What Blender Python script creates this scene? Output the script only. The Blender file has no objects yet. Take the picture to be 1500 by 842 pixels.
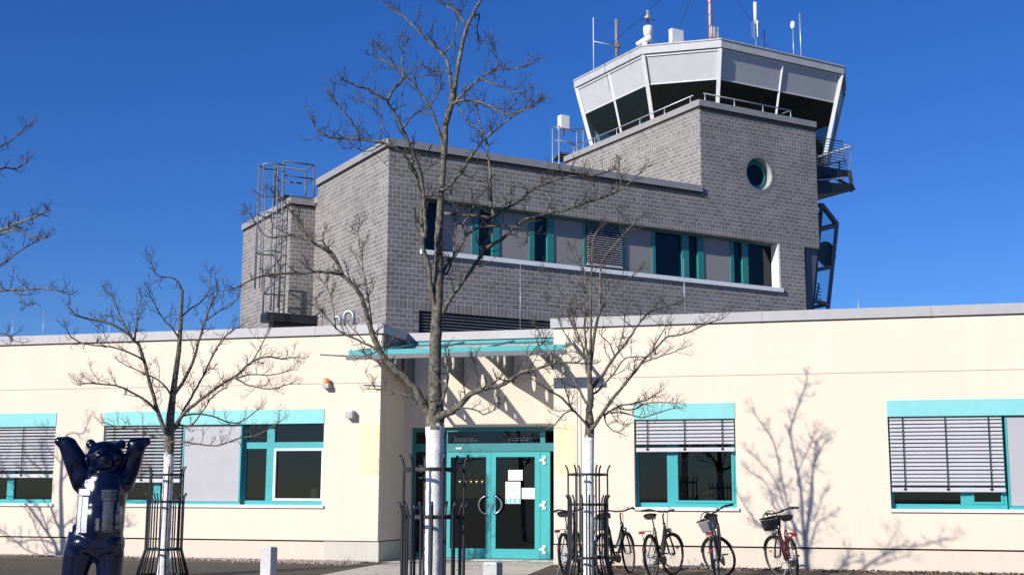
import bpy, bmesh, math, random
from mathutils import Vector, Matrix
rnd = random.Random(7)
S = bpy.context.scene
COL = S.collection
# ------------------------------------------------------------------ camera
FPX = 1870.44
PITCH, YAW, ROLL = math.radians(9.241), math.radians(15.351), math.radians(0.23)
CAM = Vector((0, 0, 1.3))
def _axes():
    r = Vector((math.cos(YAW), math.sin(YAW), 0)); fw = Vector((-math.sin(YAW), math.cos(YAW), 0)); up = Vector((0, 0, 1))
    F = fw * math.cos(PITCH) + up * math.sin(PITCH); U = up * math.cos(PITCH) - fw * math.sin(PITCH)
    return r * math.cos(ROLL) + U * math.sin(ROLL), U * math.cos(ROLL) - r * math.sin(ROLL), F
AR, AU, AF = _axes()
cd = bpy.data.cameras.new('camera'); cam = bpy.data.objects.new('camera', cd); COL.objects.link(cam)
cd.sensor_width = 36; cd.lens = FPX / 1500 * 36; cd.clip_start = 0.1; cd.clip_end = 3000
M = Matrix.Identity(4)
for i in range(3):
    M[i][0] = AR[i]; M[i][1] = AU[i]; M[i][2] = -AF[i]; M[i][3] = CAM[i]
cam.matrix_world = M; S.camera = cam
FWH = Vector((-math.sin(YAW), math.cos(YAW), 0))
def ray(x, y): return AF * FPX + AR * (x - 750) - AU * (y - 421)
def on_plane(x, y, n, p):
    d = ray(x, y); return CAM + d * ((p - CAM).dot(n) / d.dot(n))
def onY(x, y, Y): return on_plane(x, y, Vector((0, 1, 0)), Vector((0, Y, 0)))
def onZ(x, y, z=0.0): return on_plane(x, y, Vector((0, 0, 1)), Vector((0, 0, z)))
def at_depth(x, y, D): return on_plane(x, y, FWH, CAM + FWH * D)
FY = 24.0
def fx(x, y=650): return onY(x, y, FY).x
def fz(y, x=700): return onY(x, y, FY).z
def ground_z(Y): return -0.0102 * (23.5 - max(0.0, min(23.5, Y)))
# tower axes
Q = 2 ** -.5
OT = Vector((-12.211, 31.744, 0)); TA = Vector((Q, Q, 0)); TB = Vector((-Q, Q, 0))
def TW(t, w, z): return OT + TA * t + TB * w + Vector((0, 0, z))
def onA(x, y, w=0.0):
    P = on_plane(x, y, TB, OT + TB * w); return (P - OT).dot(TA), P.z
def onB(x, y, t=0.0):
    P = on_plane(x, y, TA, OT + TA * t); return (P - OT).dot(TB), P.z

# ------------------------------------------------------------------ materials
def new_mat(name):
    m = bpy.data.materials.new(name); m.use_nodes = True
    nt = m.node_tree; b = nt.nodes['Principled BSDF']; return m, nt, b
def mat(name, col, rough=.6, metal=0.0, var=0.0, scale=6.0, bump=0.0, bscale=None, spec=None, coat=0.0, var2=0.0):
    m, nt, b = new_mat(name); N, L = nt.nodes, nt.links
    b.inputs['Roughness'].default_value = rough; b.inputs['Metallic'].default_value = metal
    if spec is not None: b.inputs['Specular IOR Level'].default_value = spec
    if coat: b.inputs['Coat Weight'].default_value = coat; b.inputs['Coat Roughness'].default_value = .06
    c = (*col, 1)
    tc = N.new('ShaderNodeTexCoord')
    if var:
        n = N.new('ShaderNodeTexNoise'); n.inputs['Scale'].default_value = scale; n.inputs['Detail'].default_value = 8; n.inputs['Roughness'].default_value = .65
        L.new(tc.outputs['Object'], n.inputs['Vector'])
        r = N.new('ShaderNodeMapRange'); r.inputs['From Min'].default_value = .3; r.inputs['From Max'].default_value = .7
        r.inputs['To Min'].default_value = 1 - var; r.inputs['To Max'].default_value = 1 + var
        L.new(n.outputs['Fac'], r.inputs['Value'])
        mx = N.new('ShaderNodeMix'); mx.data_type = 'RGBA'; mx.blend_type = 'MULTIPLY'; mx.inputs[0].default_value = 1
        mx.inputs[6].default_value = c; L.new(r.outputs[0], mx.inputs[7]); L.new(mx.outputs[2], b.inputs['Base Color'])
    else: b.inputs['Base Color'].default_value = c
    if bump:
        n2 = N.new('ShaderNodeTexNoise'); n2.inputs['Scale'].default_value = bscale or 60; n2.inputs['Detail'].default_value = 4
        L.new(tc.outputs['Object'], n2.inputs['Vector'])
        bp = N.new('ShaderNodeBump'); bp.inputs['Strength'].default_value = bump; bp.inputs['Distance'].default_value = .01
        L.new(n2.outputs['Fac'], bp.inputs['Height']); L.new(bp.outputs['Normal'], b.inputs['Normal'])
    return m
def glass(name, tint=(.32, .36, .36), ior=1.45, rough=.0, body=0.0, bodycol=(0, 0, 0)):
    m, nt, b = new_mat(name); N, L = nt.nodes, nt.links; N.remove(b)
    out = N['Material Output']
    tr = N.new('ShaderNodeBsdfTransparent'); tr.inputs[0].default_value = (*tint, 1)
    gl = N.new('ShaderNodeBsdfGlossy'); gl.inputs['Roughness'].default_value = rough; gl.inputs[0].default_value = (.8, .85, .85, 1)
    lw_ = N.new('ShaderNodeLayerWeight'); lw_.inputs[0].default_value = .5
    pw = N.new('ShaderNodeMath'); pw.operation = 'POWER'; pw.inputs[1].default_value = 5; L.new(lw_.outputs['Facing'], pw.inputs[0])
    f0 = ((ior - 1) / (ior + 1)) ** 2
    fr = N.new('ShaderNodeMath'); fr.operation = 'MULTIPLY_ADD'; fr.inputs[1].default_value = 1 - f0; fr.inputs[2].default_value = f0; L.new(pw.outputs[0], fr.inputs[0])
    mx = N.new('ShaderNodeMixShader'); base = tr
    if body:
        df = N.new('ShaderNodeBsdfDiffuse'); df.inputs[0].default_value = (*bodycol, 1)
        m0 = N.new('ShaderNodeMixShader'); m0.inputs[0].default_value = body
        L.new(tr.outputs[0], m0.inputs[1]); L.new(df.outputs[0], m0.inputs[2]); base = m0
    L.new(fr.outputs[0], mx.inputs[0]); L.new(base.outputs[0], mx.inputs[1]); L.new(gl.outputs[0], mx.inputs[2])
    L.new(mx.outputs[0], out.inputs[0]); return m
def brick_mat():
    m, nt, b = new_mat('grey_clinker_brick'); N, L = nt.nodes, nt.links
    uv = N.new('ShaderNodeUVMap'); sep = N.new('ShaderNodeSeparateXYZ'); L.new(uv.outputs[0], sep.inputs[0])
    swap = N.new('ShaderNodeCombineXYZ'); L.new(sep.outputs[1], swap.inputs[0]); L.new(sep.outputs[0], swap.inputs[1])
    def bt(vec, off, squash=1.0):
        t = N.new('ShaderNodeTexBrick'); t.offset = off; t.squash = squash
        t.inputs['Scale'].default_value = 1; t.inputs['Brick Width'].default_value = .25; t.inputs['Row Height'].default_value = .125
        t.inputs['Mortar Size'].default_value = .0085; t.inputs['Mortar Smooth'].default_value = .35; t.inputs['Bias'].default_value = 0
        t.inputs['Color1'].default_value = (.180, .166, .155, 1); t.inputs['Color2'].default_value = (.255, .236, .220, 1)
        t.inputs['Mortar'].default_value = (.49, .455, .415, 1)
        L.new(vec, t.inputs['Vector']); return t
    mp = N.new('ShaderNodeMapping'); mp.inputs['Location'].default_value = (0, -0.0, 0); L.new(uv.outputs[0], mp.inputs[0])
    b1 = bt(mp.outputs[0], .5); b2 = bt(swap.outputs[0], 0)
    masks = []
    for z in (6.25, 9.375, 12.625):
        c = N.new('ShaderNodeMath'); c.operation = 'COMPARE'; c.inputs[1].default_value = z + .125; c.inputs[2].default_value = .125
        L.new(sep.outputs[1], c.inputs[0]); masks.append(c)
    a1 = N.new('ShaderNodeMath'); a1.operation = 'ADD'; L.new(masks[0].outputs[0], a1.inputs[0]); L.new(masks[1].outputs[0], a1.inputs[1])
    a2 = N.new('ShaderNodeMath'); a2.operation = 'ADD'; a2.use_clamp = True; L.new(a1.outputs[0], a2.inputs[0]); L.new(masks[2].outputs[0], a2.inputs[1])
    mx = N.new('ShaderNodeMix'); mx.data_type = 'RGBA'; L.new(a2.outputs[0], mx.inputs[0]); L.new(b1.outputs[0], mx.inputs[6]); L.new(b2.outputs[0], mx.inputs[7])
    ns = N.new('ShaderNodeTexNoise'); ns.inputs['Scale'].default_value = .8; ns.inputs['Detail'].default_value = 9; ns.inputs['Roughness'].default_value = .7
    L.new(uv.outputs[0], ns.inputs['Vector'])
    mr = N.new('ShaderNodeMapRange'); mr.inputs['From Min'].default_value = .3; mr.inputs['From Max'].default_value = .7; mr.inputs['To Min'].default_value = .80; mr.inputs['To Max'].default_value = 1.17
    L.new(ns.outputs['Fac'], mr.inputs[0])
    mu = N.new('ShaderNodeMix'); mu.data_type = 'RGBA'; mu.blend_type = 'MULTIPLY'; mu.inputs[0].default_value = 1
    L.new(mx.outputs[2], mu.inputs[6]); L.new(mr.outputs[0], mu.inputs[7]); L.new(mu.outputs[2], b.inputs['Base Color'])
    fm = N.new('ShaderNodeMix'); L.new(a2.outputs[0], fm.inputs[0]); L.new(b1.outputs[1], fm.inputs[2]); L.new(b2.outputs[1], fm.inputs[3])
    inv = N.new('ShaderNodeMath'); inv.operation = 'SUBTRACT'; inv.inputs[0].default_value = 1; L.new(fm.outputs[0], inv.inputs[1])
    bp = N.new('ShaderNodeBump'); bp.inputs['Strength'].default_value = .35; bp.inputs['Distance'].default_value = .006
    L.new(inv.outputs[0], bp.inputs['Height']); L.new(bp.outputs[0], b.inputs['Normal'])
    b.inputs['Roughness'].default_value = .6; b.inputs['Specular IOR Level'].default_value = .35
    return m
def bark_mat(name, base, pale, scale):
    m, nt, b = new_mat(name); N, L = nt.nodes, nt.links
    tc = N.new('ShaderNodeTexCoord'); n = N.new('ShaderNodeTexNoise'); n.inputs['Scale'].default_value = scale; n.inputs['Detail'].default_value = 8; n.inputs['Roughness'].default_value = .75
    L.new(tc.outputs['Object'], n.inputs['Vector'])
    cr = N.new('ShaderNodeValToRGB'); cr.color_ramp.elements[0].position = .38; cr.color_ramp.elements[0].color = (*base, 1)
    cr.color_ramp.elements[1].position = .66; cr.color_ramp.elements[1].color = (*pale, 1)
    L.new(n.outputs['Fac'], cr.inputs[0]); L.new(cr.outputs[0], b.inputs['Base Color']); b.inputs['Roughness'].default_value = .9
    bp = N.new('ShaderNodeBump'); bp.inputs['Strength'].default_value = .7; bp.inputs['Distance'].default_value = .015
    L.new(n.outputs['Fac'], bp.inputs['Height']); L.new(bp.outputs[0], b.inputs['Normal']); return m
def ground_mat(name, c1, c2, mortar, bw, rh, noise=.35):
    m, nt, b = new_mat(name); N, L = nt.nodes, nt.links
    tc = N.new('ShaderNodeTexCoord'); t = N.new('ShaderNodeTexBrick'); t.inputs['Scale'].default_value = 1
    t.inputs['Brick Width'].default_value = bw; t.inputs['Row Height'].default_value = rh; t.inputs['Mortar Size'].default_value = .006
    t.inputs['Color1'].default_value = (*c1, 1); t.inputs['Color2'].default_value = (*c2, 1); t.inputs['Mortar'].default_value = (*mortar, 1)
    L.new(tc.outputs['Object'], t.inputs['Vector'])
    n = N.new('ShaderNodeTexNoise'); n.inputs['Scale'].default_value = 1.7; n.inputs['Detail'].default_value = 10; n.inputs['Roughness'].default_value = .7
    L.new(tc.outputs['Object'], n.inputs['Vector'])
    r = N.new('ShaderNodeMapRange'); r.inputs['From Min'].default_value = .3; r.inputs['From Max'].default_value = .7; r.inputs['To Min'].default_value = 1 - noise; r.inputs['To Max'].default_value = 1 + noise
    L.new(n.outputs['Fac'], r.inputs[0])
    mu = N.new('ShaderNodeMix'); mu.data_type = 'RGBA'; mu.blend_type = 'MULTIPLY'; mu.inputs[0].default_value = 1
    L.new(t.outputs[0], mu.inputs[6]); L.new(r.outputs[0], mu.inputs[7]); L.new(mu.outputs[2], b.inputs['Base Color'])
    b.inputs['Roughness'].default_value = .85
    bp = N.new('ShaderNodeBump'); bp.inputs['Strength'].default_value = .4; bp.inputs['Distance'].default_value = .01
    L.new(n.outputs['Fac'], bp.inputs['Height']); L.new(bp.outputs[0], b.inputs['Normal']); return m
def render_mat(name, col):
    # mineral render: fine grain, faint large patches and faint vertical weather streaks
    m, nt, b = new_mat(name); N, L = nt.nodes, nt.links
    tc = N.new('ShaderNodeTexCoord')
    mp = N.new('ShaderNodeMapping'); mp.inputs['Scale'].default_value = (3.2, 3.2, .14); L.new(tc.outputs['Object'], mp.inputs[0])
    n1 = N.new('ShaderNodeTexNoise'); n1.inputs['Scale'].default_value = 1.5; n1.inputs['Detail'].default_value = 7; L.new(mp.outputs[0], n1.inputs['Vector'])
    n2 = N.new('ShaderNodeTexNoise'); n2.inputs['Scale'].default_value = .7; n2.inputs['Detail'].default_value = 8; L.new(tc.outputs['Object'], n2.inputs['Vector'])
    ad = N.new('ShaderNodeMath'); ad.operation = 'ADD'; L.new(n1.outputs['Fac'], ad.inputs[0]); L.new(n2.outputs['Fac'], ad.inputs[1])
    r = N.new('ShaderNodeMapRange'); r.inputs['From Min'].default_value = .7; r.inputs['From Max'].default_value = 1.3; r.inputs['To Min'].default_value = .95; r.inputs['To Max'].default_value = 1.03
    L.new(ad.outputs[0], r.inputs[0])
    mu = N.new('ShaderNodeMix'); mu.data_type = 'RGBA'; mu.blend_type = 'MULTIPLY'; mu.inputs[0].default_value = 1
    mu.inputs[6].default_value = (*col, 1); L.new(r.outputs[0], mu.inputs[7]); L.new(mu.outputs[2], b.inputs['Base Color'])
    b.inputs['Roughness'].default_value = .9; b.inputs['Specular IOR Level'].default_value = .2
    n3 = N.new('ShaderNodeTexNoise'); n3.inputs['Scale'].default_value = 220; L.new(tc.outputs['Object'], n3.inputs['Vector'])
    bp = N.new('ShaderNodeBump'); bp.inputs['Strength'].default_value = .25; bp.inputs['Distance'].default_value = .003
    L.new(n3.outputs['Fac'], bp.inputs['Height']); L.new(bp.outputs[0], b.inputs['Normal']); return m

m_cream = render_mat('cream_render', (.745, .635, .515))
m_beige = render_mat('beige_paint', (.80, .65, .43))
def splash(m, h, col):
    nt = m.node_tree; N, L = nt.nodes, nt.links; b = N['Principled BSDF']; src = b.inputs['Base Color'].links[0].from_socket
    g = N.new('ShaderNodeNewGeometry'); sp = N.new('ShaderNodeSeparateXYZ'); L.new(g.outputs['Position'], sp.inputs[0])
    n = N.new('ShaderNodeTexNoise'); n.inputs['Scale'].default_value = 3.5; n.inputs['Detail'].default_value = 9; n.inputs['Roughness'].default_value = .75; L.new(g.outputs['Position'], n.inputs['Vector'])
    a = N.new('ShaderNodeMath'); a.operation = 'MULTIPLY_ADD'; a.inputs[1].default_value = -h * 2.4; L.new(n.outputs['Fac'], a.inputs[0]); L.new(sp.outputs[2], a.inputs[2])
    r = N.new('ShaderNodeMapRange'); r.inputs['From Min'].default_value = -h * .9; r.inputs['From Max'].default_value = -h * 1.5; r.inputs['To Min'].default_value = 0; r.inputs['To Max'].default_value = .55; L.new(a.outputs[0], r.inputs[0])
    mx = N.new('ShaderNodeMix'); mx.data_type = 'RGBA'; L.new(r.outputs[0], mx.inputs[0]); L.new(src, mx.inputs[6]); mx.inputs[7].default_value = (*col, 1); L.new(mx.outputs[2], b.inputs['Base Color']); return m
m_base = splash(render_mat('wall_base_render', (.66, .575, .475)), .13, (.36, .31, .24))
m_plinth = splash(render_mat('plinth_render', (.56, .53, .46)), .13, (.25, .22, .18))
m_brick = brick_mat()
m_joint = mat('render_joint', (.45, .41, .34), .9)
m_gap = mat('dark_joint', (.02, .02, .02), .9)
m_zinc = mat('grey_sheet_metal', (.40, .39, .39), .45, .0, .08, 3)
m_zincd = mat('dark_sheet_metal', (.115, .12, .13), .45, .0, .1, 3)
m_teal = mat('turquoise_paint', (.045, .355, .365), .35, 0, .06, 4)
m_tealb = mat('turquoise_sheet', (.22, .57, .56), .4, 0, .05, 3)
m_teald = mat('shade_deepened_turquoise', (.02, .19, .20), .4, 0, .08, 4)  # darker copy of the turquoise, the door frame's shade put into the colour
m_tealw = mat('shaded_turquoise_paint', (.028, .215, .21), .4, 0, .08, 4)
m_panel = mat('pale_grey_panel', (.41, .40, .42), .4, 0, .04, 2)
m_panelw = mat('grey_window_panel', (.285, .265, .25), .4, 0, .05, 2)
m_slat = mat('aluminium_slat', (.55, .54, .565), .4, .1, .06, 8)
m_sill = mat('white_sill', (.86, .86, .85), .4, 0, .04, 5)
m_white = mat('white_paint', (.78, .78, .77), .5, 0, .05, 6)
m_offw = mat('offwhite_paint', (.56, .565, .565), .45, 0, .05, 3)
m_black = mat('black_steel', (.016, .017, .022), .45, .0, .25, 20)
m_blackp = mat('black_plastic', (.010, .010, .011), .55, spec=.25)
m_galv = mat('galvanised_steel', (.40, .44, .50), .4, .5, .12, 9)
m_steel = mat('weathered_steel', (.17, .19, .225), .45, .25, .12, 9)
m_chrome = mat('polished_steel', (.62, .62, .63), .22, 1.0)
m_rubber = mat('tyre_rubber', (.014, .014, .014), .75, 0, .3, 30)
m_dark = mat('dark_room', (.085, .085, .085), .9)
m_roomw = mat('room_wall', (.20, .19, .18), .9)
m_red = mat('red_plastic', (.26, .012, .018), .3)
m_rim = mat('dull_rim', (.16, .165, .17), .4, .4)
m_spoke = mat('dull_spoke', (.10, .10, .10), .5, .3)
m_orange = mat('orange_plastic', (.80, .27, .02), .3)
m_amber = mat('amber_reflector', (.85, .22, .03), .3)
m_yellow = mat('pale_yellow_sticker', (.62, .50, .22), .5)
m_paper = mat('white_paper', (.78, .79, .76), .8, 0, .03, 20)
m_ink = mat('grey_print', (.30, .38, .36), .8)
m_blue = mat('light_blue_print', (.12, .42, .68), .7)
m_conc = mat('pale_concrete', (.47, .465, .46), .8, 0, .2, 9, .3, 70)
m_bark = bark_mat('grey_bark', (.032, .027, .021), (.25, .225, .17), 18)
m_barkd = bark_mat('twig_bark', (.035, .028, .022), (.11, .094, .07), 9)
m_lime = mat('white_trunk_paint', (.74, .73, .69), .85, 0, .22, 9, .7, 60)
m_bear = mat('dark_blue_gloss', (.003, .006, .026), .24, 0, .3, 7, spec=.28, coat=.1)
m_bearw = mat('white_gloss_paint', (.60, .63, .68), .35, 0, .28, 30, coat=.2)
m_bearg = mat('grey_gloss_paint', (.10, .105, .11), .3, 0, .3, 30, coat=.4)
m_glass = glass('window_glass', (.52, .56, .55), 1.5)
m_glassd = glass('dark_glass', (.30, .35, .36), 1.5)
m_glasst = glass('tinted_tower_glass', (.42, .50, .48), 1.55)
m_glassb = glass('bay_glass', (.78, .86, .88), 1.5)
m_glassc = glass('canopy_glass', (.93, .98, .97), 1.4, .05, .07, (.10, .50, .50))
m_ground = ground_mat('dark_paving', (.060, .050, .033), (.088, .074, .050), (.032, .027, .019), .2, .1)
m_path = ground_mat('pale_paving', (.52, .475, .39), (.60, .55, .46), (.33, .29, .23), .6, .4, .16)
m_mud = mat('bare_earth', (.13, .10, .075), .95, 0, .4, 5, .8, 30)

# ------------------------------------------------------------------ mesh builder
class MB:
    def __init__(s, xf=None): s.v = []; s.f = []; s.m = []; s.uv = []; s.sm = []; s.xf = xf or (lambda a, b, c: Vector((a, b, c)))
    def face(s, pts, m=0, uv=None, smooth=False):
        i = len(s.v); s.v += [Vector(p) for p in pts]; s.f.append(tuple(range(i, i + len(pts)))); s.m.append(m); s.sm.append(smooth)
        s.uv.append(uv or [(0, 0)] * len(pts))
    def box(s, x0, x1, y0, y1, z0, z1, m=0):
        X = s.xf; i = len(s.v)
        s.v += [X(x, y, z) for z in (z0, z1) for y in (y0, y1) for x in (x0, x1)]
        for q in ((0, 2, 3, 1), (4, 5, 7, 6), (0, 1, 5, 4), (2, 6, 7, 3), (0, 4, 6, 2), (1, 3, 7, 5)):
            s.f.append(tuple(i + k for k in q)); s.m.append(m); s.sm.append(False)
            s.uv.append([((x1 if k & 1 else x0) + (y1 if k & 2 else y0), z1 if k & 4 else z0) for k in q])
    def tube(s, pts, r, n=6, m=0, cap=True, closed=False):
        pts = [Vector(p) for p in pts]; k = len(pts)
        if not isinstance(r, (list, tuple)): r = [r] * k
        i0 = len(s.v); up = None
        for j, p in enumerate(pts):
            if closed: d = pts[(j + 1) % k] - pts[j - 1]
            else: d = pts[min(j + 1, k - 1)] - pts[max(j - 1, 0)]
            if d.length < 1e-9: d = Vector((0, 0, 1))
            d.normalize()
            if up is None:
                a = Vector((0, 0, 1)) if abs(d.z) < .9 else Vector((1, 0, 0)); up = (a - d * a.dot(d)).normalized()
            else:
                up = up - d * up.dot(d)
                up = up.normalized() if up.length > 1e-6 else d.orthogonal().normalized()
            sd = d.cross(up)
            for q in range(n):
                a = 2 * math.pi * q / n; s.v.append(p + (up * math.cos(a) + sd * math.sin(a)) * r[j])
        segs = k if closed else k - 1
        for j in range(segs):
            b0 = i0 + j * n; b1 = i0 + ((j + 1) % k) * n
            for q in range(n):
                s.f.append((b0 + q, b0 + (q + 1) % n, b1 + (q + 1) % n, b1 + q)); s.m.append(m); s.sm.append(n > 4); s.uv.append([(0, 0)] * 4)
        if cap and not closed:
            s.f.append(tuple(i0 + q for q in reversed(range(n)))); s.f.append(tuple(i0 + (k - 1) * n + q for q in range(n)))
            for _ in range(2): s.m.append(m); s.sm.append(False); s.uv.append([(0, 0)] * n)
    def bar(s, a, b, r, n=6, m=0): s.tube([a, b], r, n, m)
    def rod(s, a, b, wx, wy, m=0):   # rectangular bar between two points
        a, b = Vector(a), Vector(b); d = (b - a).normalized(); u = Vector((0, 0, 1)) if abs(d.z) < .9 else Vector((1, 0, 0))
        sx = d.cross(u).normalized(); sy = sx.cross(d); i = len(s.v)
        for p in (a, b):
            for q in ((-1, -1), (1, -1), (1, 1), (-1, 1)): s.v.append(p + sx * q[0] * wx / 2 + sy * q[1] * wy / 2)
        for q in ((3, 2, 1, 0), (4, 5, 6, 7), (0, 1, 5, 4), (1, 2, 6, 5), (2, 3, 7, 6), (3, 0, 4, 7)):
            s.f.append(tuple(i + k for k in q)); s.m.append(m); s.sm.append(False); s.uv.append([(0, 0)] * 4)
    def prism(s, poly, d0, d1, fn, m=0):  # poly in 2-D, extruded along a third coordinate; fn(u, v, d) -> point
        n = len(poly); i = len(s.v)
        s.v += [fn(u, v, d0) for u, v in poly] + [fn(u, v, d1) for u, v in poly]
        s.f.append(tuple(i + k for k in range(n))); s.f.append(tuple(i + n + k for k in reversed(range(n))))
        for k in range(n): s.f.append((i + k, i + n + k, i + n + (k + 1) % n, i + (k + 1) % n))
        for _ in range(n + 2): s.m.append(m); s.sm.append(False)
        s.uv += [[(0, 0)] * n, [(0, 0)] * n] + [[(0, 0)] * 4] * n
    def sphere(s, c, r, m=0, seg=12, rings=8, sc=(1, 1, 1)):
        c = Vector(c); i = len(s.v)
        for a in range(rings + 1):
            th = math.pi * a / rings
            for q in range(seg):
                ph = 2 * math.pi * q / seg
                s.v.append(c + Vector((math.sin(th) * math.cos(ph) * sc[0], math.sin(th) * math.sin(ph) * sc[1], math.cos(th) * sc[2])) * r)
        for a in range(rings):
            for q in range(seg):
                s.f.append((i + a * seg + q, i + (a + 1) * seg + q, i + (a + 1) * seg + (q + 1) % seg, i + a * seg + (q + 1) % seg)); s.m.append(m); s.sm.append(True); s.uv.append([(0, 0)] * 4)
    def lathe(s, c, prof, n=16, m=0):   # prof: (r, z) about a vertical axis through c
        c = Vector(c); i = len(s.v)
        for r, z in prof:
            for q in range(n):
                a = 2 * math.pi * q / n; s.v.append(c + Vector((r * math.cos(a), r * math.sin(a), z)))
        for a in range(len(prof) - 1):
            for q in range(n):
                s.f.append((i + a * n + q, i + a * n + (q + 1) % n, i + (a + 1) * n + (q + 1) % n, i + (a + 1) * n + q)); s.m.append(m); s.sm.append(True); s.uv.append([(0, 0)] * 4)
    def wall(s, fn, u0, u1, v0, v1, holes=(), depth=.25, m=0, mr=None, flip=False):
        """a wall face with rectangular holes (u0,u1,v0,v1[,depth]) and their reveals; fn(u, d, v), d into the wall"""
        us = sorted({u0, u1, *[h[0] for h in holes], *[h[1] for h in holes]}); vs = sorted({v0, v1, *[h[2] for h in holes], *[h[3] for h in holes]})
        us = [u for u in us if u0 <= u <= u1]; vs = [v for v in vs if v0 <= v <= v1]
        n_ = (fn(u1, 0, v0) - fn(u0, 0, v0)).cross(fn(u0, 0, v1) - fn(u0, 0, v0)); fl = n_.dot(fn(u0, 1, v0) - fn(u0, 0, v0)) > 0
        for a, b in zip(us, us[1:]):
            for c, d in zip(vs, vs[1:]):
                mu, mv = (a + b) / 2, (c + d) / 2
                if any(h[0] < mu < h[1] and h[2] < mv < h[3] for h in holes): continue
                P_, U_ = [fn(a, 0, c), fn(b, 0, c), fn(b, 0, d), fn(a, 0, d)], [(a, c), (b, c), (b, d), (a, d)]
                if fl: P_.reverse(); U_.reverse()
                s.face(P_, m, U_)
        for h in holes:
            a, b, c, d = h[:4]; dp = h[4] if len(h) > 4 else depth
            if dp <= 0: continue
            mm = m if mr is None else mr
            s.face([fn(a, 0, c), fn(a, dp, c), fn(a, dp, d), fn(a, 0, d)], mm, [(a, c), (a + dp, c), (a + dp, d), (a, d)])
            s.face([fn(b, dp, c), fn(b, 0, c), fn(b, 0, d), fn(b, dp, d)], mm, [(b + dp, c), (b, c), (b, d), (b + dp, d)])
            s.face([fn(a, 0, d), fn(a, dp, d), fn(b, dp, d), fn(b, 0, d)], mm, [(a, d), (a, d + dp), (b, d + dp), (b, d)])
            s.face([fn(a, dp, c), fn(a, 0, c), fn(b, 0, c), fn(b, dp, c)], mm, [(a, c + dp), (a, c), (b, c), (b, c + dp)])
    def build(s, name, mats, parent=None, org=None, loc=None):
        me = bpy.data.meshes.new(name); o = org if org is not None else Vector((0, 0, 0))
        me.from_pydata([tuple(v - o) for v in s.v], [], s.f)
        for m in (mats if isinstance(mats, (list, tuple)) else [mats]): me.materials.append(m)
        me.polygons.foreach_set('material_index', s.m); me.polygons.foreach_set('use_smooth', s.sm)
        ul = me.uv_layers.new(name='UVMap'); flat = [c for f in s.uv for p in f for c in p]; ul.data.foreach_set('uv', flat)
        me.update()
        ob = bpy.data.objects.new(name, me); COL.objects.link(ob)
        if loc is not None: ob.location = loc
        if parent is not None: ob.parent = parent
        return ob
def tag(o, label=None, cat=None, group=None, kind=None):
    if label: o['label'] = label
    if cat: o['category'] = cat
    if group: o['group'] = group
    if kind: o['kind'] = kind
    return o
def empty(name, loc, label, cat, group=None, rz=0.0, kind=None):
    o = bpy.data.objects.new(name, None); o.empty_display_size = .2; COL.objects.link(o); o.location = loc; o.rotation_euler = (0, 0, rz)
    return tag(o, label, cat, group, kind)
def holder(name, parent):   # a part that only carries sub-parts
    o = bpy.data.objects.new(name, None); COL.objects.link(o); o.parent = parent; return o

# ------------------------------------------------------------------ ground
gb = MB()
rows = [-600, -1, 0, 6, 12, 18, 23.5, 60, 600]
for y0, y1 in zip(rows, rows[1:]):
    gb.face([(-700, y0, ground_z(y0)), (700, y0, ground_z(y0)), (700, y1, ground_z(y1)), (-700, y1, ground_z(y1))])
tag(gb.build('ground', m_ground), kind='structure')
pL0, pL1, pR0, pR1 = onZ(581, 822), onZ(451, 842), onZ(812, 826.5), onZ(766, 842)
def ext(a, b, Y):
    k = (Y - a.y) / (b.y - a.y); return a.lerp(b, k).x
pb = MB()
ys = [2, 6, 12, 18, 20, 22.5, 23.5, 24.0]
for y0, y1 in zip(ys, ys[1:]):
    pts = [(ext(pL0, pL1, y0), y0), (ext(pR0, pR1, y0), y0), (ext(pR0, pR1, y1), y1), (max(ext(pL0, pL1, y1), -20), y1)]
    pb.face([(x, y, ground_z(y) + .006) for x, y in pts])
pb.face([(-9.25, 24.0, .006), (-5.74, 24.0, .006), (-5.74, 25.45, .012), (-9.25, 25.45, .012)])
tag(pb.build('path', m_path), kind='structure')

# ------------------------------------------------------------------ sun, sky
AZ, EL = math.radians(29.5), math.radians(25.5)
sd = Vector((-math.sin(AZ) * math.cos(EL), -math.cos(AZ) * math.cos(EL), math.sin(EL)))
sl = bpy.data.lights.new('sun', 'SUN'); so = bpy.data.objects.new('sun', sl); COL.objects.link(so)
sl.energy = 5.0; sl.angle = math.radians(.53); sl.color = (1, .955, .88)
so.rotation_euler = (-sd).to_track_quat('-Z', 'Y').to_euler(); so.location = sd * 60
W = bpy.data.worlds.new('World'); S.world = W; W.use_nodes = True
nt = W.node_tree; bg = nt.nodes['Background']; sky = nt.nodes.new('ShaderNodeTexSky'); sky.sky_type = 'NISHITA'; sky.sun_disc = False
sky.sun_elevation = EL; sky.sun_rotation = math.atan2(sd.x, sd.y); sky.altitude = 100; sky.air_density = 1.0; sky.dust_density = .2; sky.ozone_density = 4.0
hs = nt.nodes.new('ShaderNodeHueSaturation'); hs.inputs['Saturation'].default_value = 1.22
nt.links.new(sky.outputs[0], hs.inputs['Color']); mxs = nt.nodes.new('ShaderNodeMix'); mxs.data_type = 'RGBA'; mxs.blend_type = 'MULTIPLY'; mxs.inputs[0].default_value = 1; mxs.inputs[7].default_value = (.93, 1.24, 2.0, 1)
nt.links.new(hs.outputs[0], mxs.inputs[6]); nt.links.new(mxs.outputs[2], bg.inputs[0]); bg.inputs[1].default_value = .053
S.view_settings.view_transform = 'Standard'; S.view_settings.look = 'None'; S.view_settings.exposure = 0.16; S.view_settings.gamma = 1
S.view_settings.use_curve_mapping = False

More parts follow.
